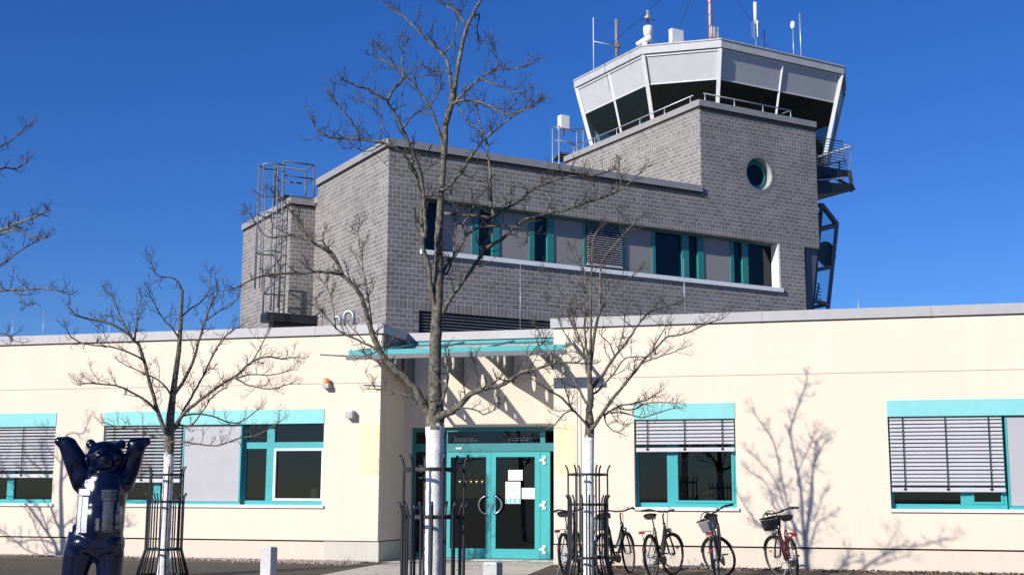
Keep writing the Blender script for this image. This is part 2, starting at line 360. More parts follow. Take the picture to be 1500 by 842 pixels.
# ------------------------------------------------------------------ terminal building
T0 = Vector((-7.5, FY, 0))
term = empty('terminal_building', T0, 'long low cream rendered building with turquoise windows and flat grey roof edge', 'building')
XL, XR = -30.0, 16.0            # ends of the wings
CL, CR = -9.31, -5.745          # the entrance recess
RY = 25.45
ZT = 4.50                       # underside of coping
F_ = lambda u, d, v: Vector((u, FY + d, v))
wins = [  # x0, x1 (metres along facade)
    (-23.0, fx(80.5)), (fx(151), fx(474)), (fx(929), fx(1077.5)), (fx(1301.5), 6.2)]
WZ0, WZ1 = 1.06, 3.005
wb = MB()
def facade(u0, u1, holes):
    for v0, v1 in ((.405, 3.52), (3.528, ZT)):
        hh = [(max(a, u0), b, c, d, .24) for a, b, c, d in holes if v0 < c < v1]
        wb.wall(F_, u0, u1, v0, v1, hh, .2, 0)
    wb.face([F_(u0, .012, 3.52), F_(u1, .012, 3.52), F_(u1, .012, 3.528), F_(u0, .012, 3.528)], 1)
    wb.face([F_(u0, 0, 3.52), F_(u1, 0, 3.52), F_(u1, .012, 3.52), F_(u0, .012, 3.52)], 1)
facade(XL, CL, [(*wins[0], WZ0, WZ1), (*wins[1], WZ0, WZ1)])
facade(CR, XR, [(*wins[2], WZ0, WZ1), (*wins[3], WZ0, WZ1)])
# returns of the recess, recess wall, ends and back
for x, flip in ((CL, 1), (CR, -1)):
    wb.face([(x, FY, .405), (x, RY, .405), (x, RY, ZT), (x, FY, ZT)])
DX0, DX1, DZ1 = -9.18, CR - .02, 2.70
wb.wall(lambda u, d, v: Vector((u, RY + d, v)), CL, CR, .02, ZT, [(DX0, DX1, .02, DZ1, .16)], .16)
for x in (XL, XR): wb.face([(x, FY, 0), (x, 46, 0), (x, 46, ZT), (x, FY, ZT)])
wb.face([(XL, 46, 0), (XR, 46, 0), (XR, 46, ZT), (XL, 46, ZT)])
wb.build('wall', [m_cream, m_joint], term, T0)
def plinth(u0, u1):
    pl = MB()
    pl.wall(lambda u, d, v: Vector((u, FY + .03 + d, v)), u0, u1, -.25, .375)
    pl.face([(u0, FY + .03, .375), (u1, FY + .03, .375), (u1, FY + .09, .375), (u0, FY + .09, .375)], 1)
    pl.face([(u0, FY + .09, .375), (u1, FY + .09, .375), (u1, FY + .09, .405), (u0, FY + .09, .405)], 1)
    pl.face([(u0, FY, .405), (u1, FY, .405), (u1, FY + .09, .405), (u0, FY + .09, .405)], 1)
    pl.build('plinth', [m_base, m_gap], term, T0)
plinth(XL, -10.45); plinth(CR + .0, XR)
pg = MB(); pg.box(-10.45, CL + .012, FY + .022, FY + .06, -.2, .385); pg.box(CL - .05, CL + .012, FY + .06, RY, -.2, .385); pg.build('plinth', m_plinth, term, T0)
pg = MB(); pg.box(CR - .012, -5.35, FY + .02, FY + .05, -.2, .38); pg.build('plinth', m_plinth, term, T0)
for x0, x1 in ((fx(526.5), fx(555.5)), (fx(812.5), fx(842))):
    bp_ = MB(); bp_.box(x0, x1, FY - .004, FY + .002, fz(695), fz(619))
    bp_.build('paint_panel', m_beige, term, T0)
cp = MB()
def coping(p0, p1, n, h0=ZT + .015, h1=4.70):   # profile runs p0->p1, n = outward normal
    p0, p1, n = Vector(p0), Vector(p1), Vector(n)
    def f(u, v, d): return p0.lerp(p1, d) + n * u + Vector((0, 0, v))
    cp.prism([(.055, h0), (.055, h1), (-.35, h1 + .03), (-.35, h0)], 0, 1, f)
coping((XL, FY, 0), (CL + .055, FY, 0), (0, -1, 0)); coping((CR - .055, FY, 0), (XR, FY, 0), (0, -1, 0))
coping((CL + .056, RY, 0), (CR - .056, RY, 0), (0, -1, 0), h1=4.69)
coping((CL, FY + .35, 0), (CL, RY, 0), (1, 0, 0)); coping((CR, RY, 0), (CR, FY + .35, 0), (-1, 0, 0))
for k in range(16):
    xx = XL + 1.2 + 3.0 * k
    if not (CL - .3 < xx < CR + .3): cp.box(xx, xx + .05, FY - .058, FY - .05, ZT + .012, 4.703); cp.box(xx + .05, xx + .056, FY - .0565, FY - .05, ZT + .016, 4.70, 1)
cp.build('coping', [m_zinc, m_zincd], term, T0)
fl = MB(); fl.box(CL + .003, CL + .03, FY + .01, RY, 4.22, 4.50); fl.build('flashing', m_zincd, term, T0)
rf = MB(); rf.face([(XL, FY + .3, 4.42), (CL - .3, FY + .3, 4.42), (CL - .3, 46, 4.42), (XL, 46, 4.42)]); rf.face([(CR + .3, FY + .3, 4.42), (XR, FY + .3, 4.42), (XR, 46, 4.42), (CR + .3, 46, 4.42)])
rf.face([(CL - .3, RY + .3, 4.42), (CR + .3, RY + .3, 4.42), (CR + .3, 46, 4.42), (CL - .3, 46, 4.42)]); rf.build('roof', m_zincd, term, T0)

WD = .165  # frame plane behind the facade
def window_parts(x0, x1, bays, box_z=2.725, tilt=47):
    w = MB(); w.box(x0 - .002, x1 + .002, FY - .012, FY + .1, box_z, WZ1 + .01)
    sb = w.build('window', m_tealb, term, T0)         # the sun blind housing carries the rest
    s = MB(); s.box(x0 - .02, x1 + .04, FY - .05, FY + WD + .03, WZ0 - .02, WZ0 + .035); s.build('sill', m_sill, sb, T0)
    r = MB()
    a, b, y0, y1 = x0 + .03, x1 - .03, FY + .27, FY + 3.4
    r.face([(a, y1, .4), (b, y1, .4), (b, y1, 3), (a, y1, 3)], 0); r.face([(a, y0, .9), (b, y0, .9), (b, y1, .9), (a, y1, .9)], 1)
    r.face([(a, y0, 2.9), (b, y0, 2.9), (b, y1, 2.9), (a, y1, 2.9)], 1)
    for x in (a, b): r.face([(x, y0, .4), (x, y1, .4), (x, y1, 3), (x, y0, 3)], 1)
    rr = random.Random(int(x0 * 100))
    for k in range(3):
        cx = rr.uniform(x0 + .3, x1 - .4); r.box(cx, cx + rr.uniform(.12, .4), FY + 1.6, FY + 1.9, .9, rr.uniform(1.3, 1.9), 0)
    r.build('room', [m_roomw, m_dark], sb, T0)
    fr = MB()
    for kind, a, b, *o in bays:
        if kind == 'panel':
            q = MB(); q.box(a + .03, b - .03, FY + .06, FY + .2, WZ0 + .1, 2.71); q.build('infill_panel', m_panel, sb, T0)
            fr.box(a, b, FY + .075, FY + .2, WZ0 + .035, WZ0 + .1); fr.box(a, a + .03, FY + .05, FY + .2, WZ0 + .1, 2.72); fr.box(b - .03, b, FY + .05, FY + .2, WZ0 + .1, 2.72)
            continue
        z0, z1 = WZ0 + .035, 2.80
        fr.box(a, b, FY + WD, FY + WD + .07, z0, z0 + .085); fr.box(a, b, FY + WD, FY + WD + .07, z1 - .06, z1)
        fr.box(a, a + .06, FY + WD, FY + WD + .07, z0 + .085, z1 - .06); fr.box(b - .06, b, FY + WD, FY + WD + .07, z0 + .085, z1 - .06)
        zt = z1 - .06
        if 'tran' in o:
            zt = 2.36; fr.box(a + .06, b - .06, FY + WD, FY + WD + .07, zt - .13, zt)
        for mu, hw in o[0]:
            fr.box(mu - hw, mu + hw, FY + WD - .004, FY + WD + .07, z0 + .085, (zt - .13) if 'tran' in o else zt)
            if 'tran' in o: fr.box(mu - hw, mu + hw, FY + WD - .004, FY + WD + .07, zt, z1 - .06)
        if 'sash' in o:       # inner sash frame of the right-hand pane
            mu, hw = o[0][-1]; q = MB() if 'white' in o else fr
            a2, b2, c2, d2 = mu + hw, b - .055, z0 + .085, (zt - .13) if 'tran' in o else zt
            th = .045
            q.box(a2, b2, FY + WD - .018, FY + WD + .03, c2, c2 + th); q.box(a2, b2, FY + WD - .018, FY + WD + .03, d2 - th, d2)
            q.box(a2, a2 + th, FY + WD - .018, FY + WD + .03, c2 + th, d2 - th); q.box(b2 - th, b2, FY + WD - .018, FY + WD + .03, c2 + th, d2 - th)
            if 'white' in o: tag(q.build('sash', m_sill, sb, T0), 'white sash frame')
        pn = MB(); pn.box(a + .05, b - .05, FY + WD + .035, FY + WD + .047, z0 + .06, z1 - .04); pn.build('pane', m_glass, sb, T0)
        bz = [k for k in o if isinstance(k, float)]
        if bz:
            bl = MB(); zz = 2.70; ang = math.radians(tilt)
            bot = bz[0]
            while zz > bot + .13:
                dy, dz = .039 * math.cos(ang), .039 * math.sin(ang); yc = FY + .06
                j = rnd.uniform(-.003, .003)
                P = [(yc + dy, zz + dz + j), (yc, zz + .006 + j), (yc - dy, zz - dz + j), (yc - dy, zz - dz - .004 + j), (yc, zz + .002 + j), (yc + dy, zz + dz - .004 + j)]
                bl.prism(P, a + .03, b - .03, lambda u, v, d: Vector((d, u, v)))
                zz -= .068
            bl.box(a + .03, b - .03, FY + .035, FY + .08, bot, bot + .075)
            n = 3
            for k in range(n):
                xx = a + (b - a) * (.13 + .37 * k); bl.box(xx - .008, xx + .008, FY + .012, FY + .018, bot + .03, 2.72, 1); bl.box(xx - .025, xx + .025, FY + .02, FY + .036, bot + .03, bot + .06, 1)
            bl.build('blind', [m_slat, m_blackp], sb, T0)
    fr.build('frame', m_teal, sb, T0)
    return sb
window_parts(*wins[0], [('win', wins[0][0], fx(80.5), [(fx(-60), .08), (fx(12.5), .085)], fz(699, 0))], tilt=36)
window_parts(*wins[1], [('win', fx(151), fx(266), [(fx(227), .08)], fz(706, 200)), ('panel', fx(266), fx(352)), ('win', fx(352), fx(474), [(fx(391.5), .085)], 'tran', 'sash', 'white')], tilt=24)
window_parts(*wins[2], [('win', fx(929), fx(1077.5), [(fx(981), .08)], 'sash', fz(661, 1000))])
window_parts(*wins[3], [('win', fx(1301.5), fx(1472), [(fx(1412), .09)], 'sash', fz(720, 1400)), ('panel', fx(1474), fx(1474) + 1.2), ('win', fx(1474) + 1.2, 6.2, [(5.0, .08)])])

# entrance door
dY = RY + .10
def rx(x, y=700): return onY(x, y, dY).x
def rz_(y, x=720): return onY(x, y, dY).z
dr = MB()
zdoor = rz_(661)     # top of the leaves
dr.box(DX0, DX1, dY + .02, dY + .12, DZ1 - .09, DZ1); dr.box(DX0, DX0 + .08, dY + .02, dY + .12, .03, DZ1 - .09); dr.box(DX1 - .06, DX1, dY + .02, dY + .12, .03, DZ1 - .09)
dr.box(DX0 + .08, DX1 - .06, dY + .02, dY + .12, zdoor, zdoor + .17)
xs1 = rx(655); dr.box(xs1 - .05, xs1, dY + .02, dY + .12, .03, zdoor); dr.box(xs1 - .05, xs1, dY + .02, dY + .12, zdoor + .17, DZ1 - .09)
xs2 = rx(791); dr.box(xs2, xs2 + .1, dY + .02, dY + .12, zdoor + .17, DZ1 - .09)
dr.box(DX0 + .08, xs1 - .05, dY + .02, dY + .12, .03, .13); dr.box(DX0 + .08, xs1 - .05, dY + .02, dY + .12, 1.02, 1.08)
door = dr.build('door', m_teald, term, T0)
xm = rx(719.5); xr = rx(806)
def leaf(a, b, jl, jr):
    q = MB(); z0, z1 = .04, zdoor - .012; y0, y1 = dY - .02, dY + .05
    q.box(a, b, y0, y1, z0, z0 + .19); q.box(a, b, y0, y1, z1 - .10, z1); q.box(a, a + jl, y0, y1, z0 + .19, z1 - .10); q.box(b - jr, b, y0, y1, z0 + .19, z1 - .10)
    o = q.build('door_leaf', m_teal, door, T0)
    return a + jl, b - jr, z0 + .19, z1 - .10
l1 = leaf(xs1, xm - .004, .08, .10); l2 = leaf(xm + .004, xr, .10, .32)
jb = MB(); jb.box(xr - .21, xr - .205, dY - .024, dY - .019, .04, zdoor - .02); jb.build('seam', m_gap, door, T0)
pn = MB()
for a, b, c, d in (l1, l2, (DX0 + .07, xs1 - .04, .12, 1.03), (DX0 + .07, xs1 - .04, 1.07, zdoor + .01), (xs1 - .01, xs2 + .01, zdoor + .16, DZ1 - .08), (DX0 + .07, xs1 - .04, zdoor + .16, DZ1 - .08)):
    pn = MB(); pn.box(a - .01, b + .01, dY + .03, dY + .042, c - .01, d + .01); pn.build('pane', m_glassd, door, T0)
lob = MB(); lob.face([(DX0, 29, 0), (DX1, 29, 0), (DX1, 29, 3), (DX0, 29, 3)]); lob.face([(DX0, dY + .13, .02), (DX1, dY + .13, .02), (DX1, 29, .02), (DX0, 29, .02)], 1)
for x in (DX0, DX1): lob.face([(x, dY + .13, 0), (x, 29, 0), (x, 29, 3), (x, dY + .13, 3)])
lob.face([(DX0, dY + .13, 2.8), (DX1, dY + .13, 2.8), (DX1, 29, 2.8), (DX0, 29, 2.8)]); lob.box(-7.2, -6.6, 27.5, 28, .02, 1.1)
lob.build('lobby', [m_dark, m_roomw], door, T0)
hz = rz_(739)
for sgn in (-1, 1):
    h = MB(); pts = []
    for k in range(13):
        a = math.radians(-78 + 156 * k / 12); pts.append(Vector((xm + sgn * (.045 + .20 * math.cos(a)), dY - .075, hz + .185 * math.sin(a))))
    pts = [Vector((pts[0].x, dY - .02, pts[0].z))] + pts + [Vector((pts[-1].x, dY - .02, pts[-1].z))]
    h.tube(pts, .0155, 8); h.build('handle', m_chrome, door, T0)
lk = MB(); lk.box(xm - .075, xm - .04, dY - .03, dY - .02, hz - .06, hz + .02); lk.box(xm + .02, xm + .05, dY - .032, dY - .02, hz - .1, hz + .02); lk.build('lock', m_zincd, door, T0)
for yy in (674, 739, 803):
    z = rz_(yy); h = MB(); xh = rx(797)
    h.box(xh - .03, xh + .045, dY - .045, dY - .02, z - .085, z - .03); h.box(xh - .03, xh + .045, dY - .045, dY - .02, z + .03, z + .085); h.box(xh - .085, xh + .02, dY - .05, dY - .02, z - .028, z + .028)
    h.build('hinge', m_offw, door, T0)
for k in range(5):
    st = MB(); st.sphere((rx(673 + 8.2 * k), dY + .025, rz_(705)), .022, 0, 10, 6, (1, .12, 1)); st.build('sticker', m_yellow, door, T0)
ar = MB()
xa = rx(616)
for k in range(3):
    zc = rz_(682 + 9 * k); ar.rod((xa - .05, dY + .022, zc + .03), (xa, dY + .022, zc - .01), .004, .016); ar.rod((xa + .05, dY + .0215, zc + .03), (xa, dY + .0215, zc - .01), .004, .016)
ar.build('arrow_sticker', m_offw, door, T0)
tx = MB()     # illegible lines of lettering on the dark transom
rr = random.Random(3)
for x0, x1 in ((664, 701), (744, 783)):
    for k in range(4):
        z = DZ1 - .15 - .045 * k; a, b = rx(x0), rx(x0 + (x1 - x0) * rr.uniform(.55, 1)); x = a
        while x < b:
            l = rr.uniform(.03, .1); tx.box(x, x + l, dY + .0255, dY + .0285, z, z + .014); x += l + .02
tx.build('lettering', mat('faint_lettering', (.06, .065, .065), .6), door, T0)
tz = MB(); tz.box(xs2 - .005, xs2 + .105, dY + .012, dY + .018, DZ1 - .18, DZ1 - .13); tz.build('closer', m_teal, door, T0)
ms = MB(); ms.box(rx(667), rx(676), dY - .0, dY + .02, zdoor + .05, zdoor + .09); ms.build('sensor', m_offw, door, T0)
th = MB(); th.box(DX0, DX1, RY - .28, dY + .1, -.05, .028); th.build('doorstep', m_conc, term, T0)
def notice(x0, x1, y0, y1, label, kind):
    a, b, z1, z0 = rx(x0), rx(x1), rz_(y0), rz_(y1); q = MB(); yv = dY + .024
    q.box(a, b, yv, yv + .003, z0, z1)
    w = b - a; h = z1 - z0
    if kind == 'poster':
        q.box(a + .01, b - .01, yv - .002, yv, z0 + .01, z0 + h * .24, 2)
        for k in range(6):
            for c in range(3): q.box(a + w * (.1 + .3 * c), a + w * (.1 + .3 * c) + w * rr.uniform(.1, .22), yv - .0015, yv, z0 + h * (.33 + .1 * k), z0 + h * (.37 + .1 * k), 1)
        for c in range(3): q.box(a + w * (.12 + .3 * c), a + w * (.28 + .3 * c), yv - .0035, yv - .002, z0 + h * .05, z0 + h * .2, 0)
    elif kind == 'text':
        for k in range(4): q.box(a + w * .12, a + w * rr.uniform(.55, .9), yv - .0015, yv, z0 + h * (.25 + .15 * k), z0 + h * (.29 + .15 * k), 1)
    else:
        pts = [Vector((a + w * .7 + .035 * math.cos(t * .7), yv - .002, z0 + h * .55 + .04 * math.sin(t * .7))) for t in range(9)]; q.tube(pts, .006, 5, 1)
        q.box(a + w * .68, a + w * .74, yv - .002, yv, z0 + h * .12, z0 + h * .3, 1)
    base = Vector((a, yv, z0)); ob = q.build('paper_notice', [m_paper, m_ink, m_blue], None, base, base)
    return tag(ob, label, 'notice', 'papers on the entrance door')
notice(744, 765, 688, 703, 'upper white paper sheet with text lines on the glass door', 'text')
notice(740, 762, 705, 737, 'tall white poster with blue lower strip on the glass door', 'poster')
notice(764, 785, 714, 730, 'white paper with a curled grey mark right of the blue poster', 'mark')

# canopy with perforated brackets
can = holder('canopy', term)
CY = 23.0; zf = 3.995; zb = 4.44
cx0, cx1 = -9.60, -5.32
def cz(Y): return zf + (zb - zf) * (Y - CY) / (RY - CY)
g = MB(); n = 4
for k in range(n):
    a = cx0 + (cx1 - cx0) * k / n + .01; b = cx0 + (cx1 - cx0) * (k + 1) / n - .01
    g.face([(a, CY + .05, cz(CY + .05) + .03), (b, CY + .05, cz(CY + .05) + .03), (b, RY - .02, cz(RY - .02) + .03), (a, RY - .02, cz(RY - .02) + .03)])
g.build('roof_glass', m_glassc, can, T0)
g = MB()
for xb in (cx0 + .03, -9.12, -8.03, -6.94, -5.86, cx1 - .03):
    g.prism([(CY + .05, cz(CY + .05) + .0), (RY - .07, cz(RY - .07) + .0), (RY - .07, cz(RY - .07) + .05), (CY + .05, cz(CY + .05) + .05)], xb - .025, xb + .025, lambda u, v, d: Vector((d, u, v)))
g.box(cx0, cx1, CY - .012, CY + .05, zf - .02, zf + .075)
g.prism([(RY - .06, cz(RY) - .02), (RY, cz(RY) - .02), (RY, cz(RY) + .06), (RY - .06, cz(RY) + .05)], cx0 + .3, cx1 - .55, lambda u, v, d: Vector((d, u, v)))
g.build('glazing_bar', m_teal, can, T0)
g = MB(); g.box(cx0 - .06, cx1 + .05, CY - .01, CY + .09, zf - .105, zf - .022); g.build('gutter', m_zincd, can, T0)
g = MB(); g.bar((cx0 - .62, CY + .04, zf + .01), (cx0 - .06, CY + .04, zf - .03), .014, 6); g.build('spout', m_zincd, can, T0)
def bracket(x):
    # tapered plate with elliptical holes: root on the wall, tip under the gutter
    def top(Y): return cz(Y) - .015
    def bot(Y):
        k = (RY - Y) / (RY - CY - .12); return top(Y) - (.80 * (1 - k) ** 1.15 + .07)
    Y0, Y1 = CY + .12, RY - .002; N = 12
    holes = [(.15, .22, .055), (.30, .25, .07), (.47, .30, .08), (.68, .36, .095)]   # fraction from tip, height fraction, half width
    q = MB()
    hs_ = []
    for fr_, hh, hw in holes:
        Yc = Y0 + (Y1 - Y0) * fr_; h = top(Yc) - bot(Yc); hs_.append((Yc, (top(Yc) + bot(Yc)) / 2 + .01, hw, h * .34))
    cuts = [Y0]
    for Yc, zc, hw, hh in hs_: cuts += [Yc - hw - .02, Yc + hw + .02]
    cuts.append(Y1)
    for side in (-.012, .012):
        for k in range(0, len(cuts), 2):
            a, b = cuts[k], cuts[k + 1]; q.face([(x + side, a, bot(a)), (x + side, b, bot(b)), (x + side, b, top(b)), (x + side, a, top(a))])
        for Yc, zc, hw, hh in hs_:
            a, b = Yc - hw - .02, Yc + hw + .02
            outer, inner = [], []
            M_ = 24
            for j in range(M_):
                t = 2 * math.pi * j / M_; c, s_ = math.cos(t), math.sin(t)
                inner.append((Yc + hw * c, zc + hh * s_))
                if abs(c) > abs(s_): u = a if c < 0 else b; fr2 = s_ / abs(c)
                else: u = Yc + (b - a) / 2 * c / abs(s_); fr2 = 1 if s_ > 0 else -1
                lo, hi = bot(u), top(u); outer.append((u, zc + ((hi - zc) * fr2 if fr2 > 0 else (zc - lo) * fr2)))
            for j in range(M_):
                j2 = (j + 1) % M_
                q.face([(x + side, *outer[j]), (x + side, *outer[j2]), (x + side, *inner[j2]), (x + side, *inner[j])])
    for Yc, zc, hw, hh in hs_:
        M_ = 24
        for j in range(M_):
            t, t2 = 2 * math.pi * j / M_, 2 * math.pi * (j + 1) / M_
            q.face([(x - .012, Yc + hw * math.cos(t), zc + hh * math.sin(t)), (x - .012, Yc + hw * math.cos(t2), zc + hh * math.sin(t2)), (x + .012, Yc + hw * math.cos(t2), zc + hh * math.sin(t2)), (x + .012, Yc + hw * math.cos(t), zc + hh * math.sin(t))])
    for fn_ in (bot, top):
        for k in range(N):
            a, b = Y0 + (Y1 - Y0) * k / N, Y0 + (Y1 - Y0) * (k + 1) / N
            q.face([(x - .012, a, fn_(a)), (x + .012, a, fn_(a)), (x + .012, b, fn_(b)), (x - .012, b, fn_(b))])
    q.face([(x - .012, Y0, bot(Y0)), (x + .012, Y0, bot(Y0)), (x + .012, Y0, top(Y0)), (x - .012, Y0, top(Y0))])
    q.build('bracket', m_zincd, can, T0)
for x in (-9.12, -8.03, -6.94, -5.86): bracket(x)

# fittings on the facade
def wall_lamp():
    c = onY(512, 607, FY - .1); o = empty('wall_lamp', (c.x, FY, c.z), 'small square grey lamp on the cream wall beside the entrance', 'wall lamp')
    q = MB(); q.box(-.075, .075, -.17, -.0, -.07, .085); q.build('housing', m_offw, o)
    q = MB(); q.box(-.06, .06, -.178, -.17, -.055, .05); q.build('diffuser', m_panel, o)
wall_lamp()
c = onY(478.5, 561, FY - .08); o = empty('alarm_beacon', (c.x, FY, c.z), 'small orange warning beacon on the cream wall above the window', 'beacon')
q = MB(); q.lathe((0, -.09, 0), [(.0, .105), (.035, .1), (.058, .07), (.065, .02), (.065, -.01)], 14); q.build('lens', m_orange, o)
q = MB(); q.box(-.07, .07, -.16, 0, -.1, -.01); q.build('base', m_zinc, o)
for x in (845, 850.5):
    q = MB(); p = onY(x, 640, FY - .012); q.bar((p.x, p.y, .45), (p.x, p.y, 3.5), .007, 6); o = q.build('conduit', m_offw, term, T0)

# ------------------------------------------------------------------ control tower
tower = empty('control_tower', OT, 'dark grey brick tower block with a glazed control cab on top', 'control tower')
fA = lambda u, d, v: TW(u, d, v)                 # face A: u along, d inwards
T1, T2, ZN = 10.72, 15.6, 9.4
Z1, Z2 = 10.72, 13.53
tb = MB()
SW = (1.05, 13.88, 7.93, 9.40)
RC = (13.10, 11.63, .53)
vent = (.98, 5.6, 5.45, 6.25)
# lower stage of face A (up to Z1), then the upper stage
tb.wall(fA, 0, 14.93, 3.5, ZN, [(*SW[:3], ZN, .36), (*vent, .2)], .36)
tb.wall(fA, 0, T1, ZN, Z1)
a, b, r = RC[0], RC[1], RC[2]
tb.wall(fA, T1, T2, ZN, Z2, [(a - r - .03, a + r + .03, b - r - .03, b + r + .03, 0)])
n = 48; rr_ = r + .03
for k in range(n):
    t0, t1 = 2 * math.pi * k / n, 2 * math.pi * (k + 1) / n
    def sq(t):
        c, s_ = math.cos(t), math.sin(t); q = rr_ / max(abs(c), abs(s_)); return a + q * c, b + q * s_
    def ci(t): return a + r * math.cos(t), b + r * math.sin(t)
    P = [sq(t0), sq(t1), ci(t1), ci(t0)]; tb.face([TW(u, 0, v) for u, v in P], 0, P)
    u0, v0 = ci(t0); u1, v1 = ci(t1); tb.face([TW(u0, 0, v0), TW(u1, 0, v1), TW(u1, .3, v1), TW(u0, .3, v0)], 1, [(0, 0)] * 4)
# face B, upper face B, ends
WB = 5.35
def fBt(t0): return lambda u, d, v: TW(t0 + d, u, v)
tb.wall(fBt(0), 0, WB, 3.5, Z1); tb.wall(fBt(T1), 0, 8.05, Z1 - .3, Z2)
tb.wall(lambda u, d, v: TW(u, WB, v), 0, T1, 3.5, Z1)
tb.wall(fBt(T2), 0, 8.05, ZN, Z2); tb.wall(fBt(14.93), 0, 8.05, 3.5, ZN)
tb.face([TW(14.93, 0, ZN), TW(T2, 0, ZN), TW(T2, 8.05, ZN), TW(14.93, 8.05, ZN)], 0, [(0, 0)] * 4)
tb.wall(lambda u, d, v: TW(u, 8.05, v), T1, T2, 3.5, Z2)
# stair block beside face B
BT = -.68; BW0, BW1 = 5.76, 10.5; ZB = 10.16
tb.wall(lambda u, d, v: TW(u, BW0, v), BT, .1, 3.5, ZB); tb.wall(fBt(BT), BW0, BW1, 3.5, ZB); tb.wall(lambda u, d, v: TW(u, BW1, v), BT, T1, 3.5, ZB)
tb.wall(fBt(.1), WB, BW0, 3.5, ZB + .06)
tb.face([TW(BT, BW0, ZB), TW(T1, BW0, ZB), TW(T1, BW1, ZB), TW(BT, BW1, ZB)], 0, [(0, 0)] * 4)
tb.face([TW(.2, .2, Z1 - .2), TW(T1, .2, Z1 - .2), TW(T1, WB, Z1 - .2), TW(.2, WB, Z1 - .2)], 1, [(0, 0)] * 4)
tb.face([TW(T1, 0, Z2 - .15), TW(T2, 0, Z2 - .15), TW(T2, 8.05, Z2 - .15), TW(T1, 8.05, Z2 - .15)], 1, [(0, 0)] * 4)
tb.build('wall', [m_brick, m_zinc], tower, OT)
tc_ = MB(TW)
def tcop(p0, p1, n, h0, h1):
    p0, p1, n = TW(*p0, 0), TW(*p1, 0), Vector(n)
    def f(u, v, d): return p0.lerp(p1, d) + n * u + Vector((0, 0, v))
    tc_.prism([(.07, h0), (.07, h1), (-.4, h1 + .03), (-.4, h0)], 0, 1, f)
nA, nB = -TB, -TA
tcop((-.07, 0), (T1 + .0, 0), nA, Z1, Z1 + .2); tcop((0, .40), (0, WB), nB, Z1, Z1 + .2)
tcop((T1 - .07, 0), (T2, 0), nA, Z2, Z2 + .2); tcop((T1, .40), (T1, 8.05), nB, Z2, Z2 + .2)
tcop((BT - .07, BW0), (.1, BW0), nA, ZB, ZB + .19); tcop((BT, BW0 + .40), (BT, BW1), nB, ZB, ZB + .19)
tcop((.1, WB), (.1, BW0), nB, ZB + .06, ZB + .25)
tc_.build('coping', mat('weathered_sheet_metal', (.31, .295, .285), .45, 0, .12, 2.5), tower, OT)
jt = MB(TW)     # shadow gap under the copings, its shade put in as a black strip
for a0, a1, zz in ((-.045, T1, Z1), (T1 - .045, T2, Z2)):
    jt.box(a0, a1, -.045, .02, zz - .085, zz - .001)
jt.box(-.02, .02, .02, WB, Z1 - .05, Z1 - .001); jt.box(T1 - .02, T1 + .02, .02, 8.05, Z2 - .05, Z2 - .001); jt.box(BT - .02, .05, BW0 - .02, BW0 + .02, ZB - .05, ZB - .001); jt.box(BT - .02, BT + .02, BW0 + .02, BW1, ZB - .05, ZB - .001)
jt.build('shadow_gap_strip', m_gap, tower, OT)
# strip window
wd = .31
ft = lambda x, y=395: onA(x, y, wd)[0]
s = MB(TW); s.box(SW[0] - .06, SW[1] + .05, -.07, .36, SW[2] - .13, SW[2]); sw = s.build('window', m_sill, tower, OT)     # its white sill carries the rest
q = MB(TW); q.box(SW[1] - .07, SW[1] - .002, .005, .35, SW[2], SW[3]); q.build('reveal', m_sill, sw, OT)
fr, gl_, pnl = MB(TW), MB(TW), MB(TW)
z0, z1 = SW[2], SW[3]
fr.box(SW[0], SW[1] - .07, wd, wd + .08, z0, z0 + .09); fr.box(SW[0], SW[1] - .07, wd, wd + .08, z1 - .05, z1)
posts = [(690.5, 700.5), (720.6, 731), (775, 782.5), (801.5, 811), (854.5, 858), (955.5, 960), (999.5, 1009), (1022.5, 1031), (1070, 1075), (1087.5, 1096), (1133.5, 1140), (910.5, 914.5), (640, 647)]
for p0, p1 in posts: fr.box(ft(p0), ft(p1), wd - .02, wd + .08, z0 + .09, z1 - .05)
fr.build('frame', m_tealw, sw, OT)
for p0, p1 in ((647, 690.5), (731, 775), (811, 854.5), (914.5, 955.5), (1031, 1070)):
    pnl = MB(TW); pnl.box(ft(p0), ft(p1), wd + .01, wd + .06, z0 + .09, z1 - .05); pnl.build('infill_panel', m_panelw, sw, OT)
gl_.box(SW[0], SW[1] - .08, wd + .062, wd + .072, z0 + .05, z1 - .03); gl_.build('pane', m_glassd, sw, OT)
bl = MB(TW); zz = z1 - .1
while zz > z0 + .18:
    bl.prism([(wd - .09, zz - .02), (wd - .03, zz + .015), (wd - .03, zz + .011), (wd - .09, zz - .024)], ft(858.5), ft(910), lambda u, v, d: TW(d, u, v)); zz -= .068
bl.box(ft(858.5), ft(910), wd - .085, wd - .04, z0 + .12, z0 + .18); bl.build('blind', m_slat, sw, OT)
rm = MB(TW)
rm.face([TW(.9, 3.2, 7.5), TW(14, 3.2, 7.5), TW(14, 3.2, 9.6), TW(.9, 3.2, 9.6)], 0); rm.face([TW(.9, .42, 7.6), TW(14, .42, 7.6), TW(14, 3.2, 7.6), TW(.9, 3.2, 7.6)], 0); rm.face([TW(.9, .42, 9.55), TW(14, .42, 9.55), TW(14, 3.2, 9.55), TW(.9, 3.2, 9.55)], 0)
rm.build('room', [m_dark], sw, OT)
# louvre vent
lv = MB(TW); lv.face([TW(vent[0], .2, vent[2]), TW(vent[1], .2, vent[2]), TW(vent[1], .2, vent[3]), TW(vent[0], .2, vent[3])])
zz = vent[3] - .05
while zz > vent[2] + .05:
    lv.prism([(.03, zz - .05), (.12, zz + .02), (.12, zz + .012), (.03, zz - .058)], vent[0], vent[1], lambda u, v, d: TW(d, u, v)); zz -= .085
lv.build('louvre', m_zincd, tower, OT)
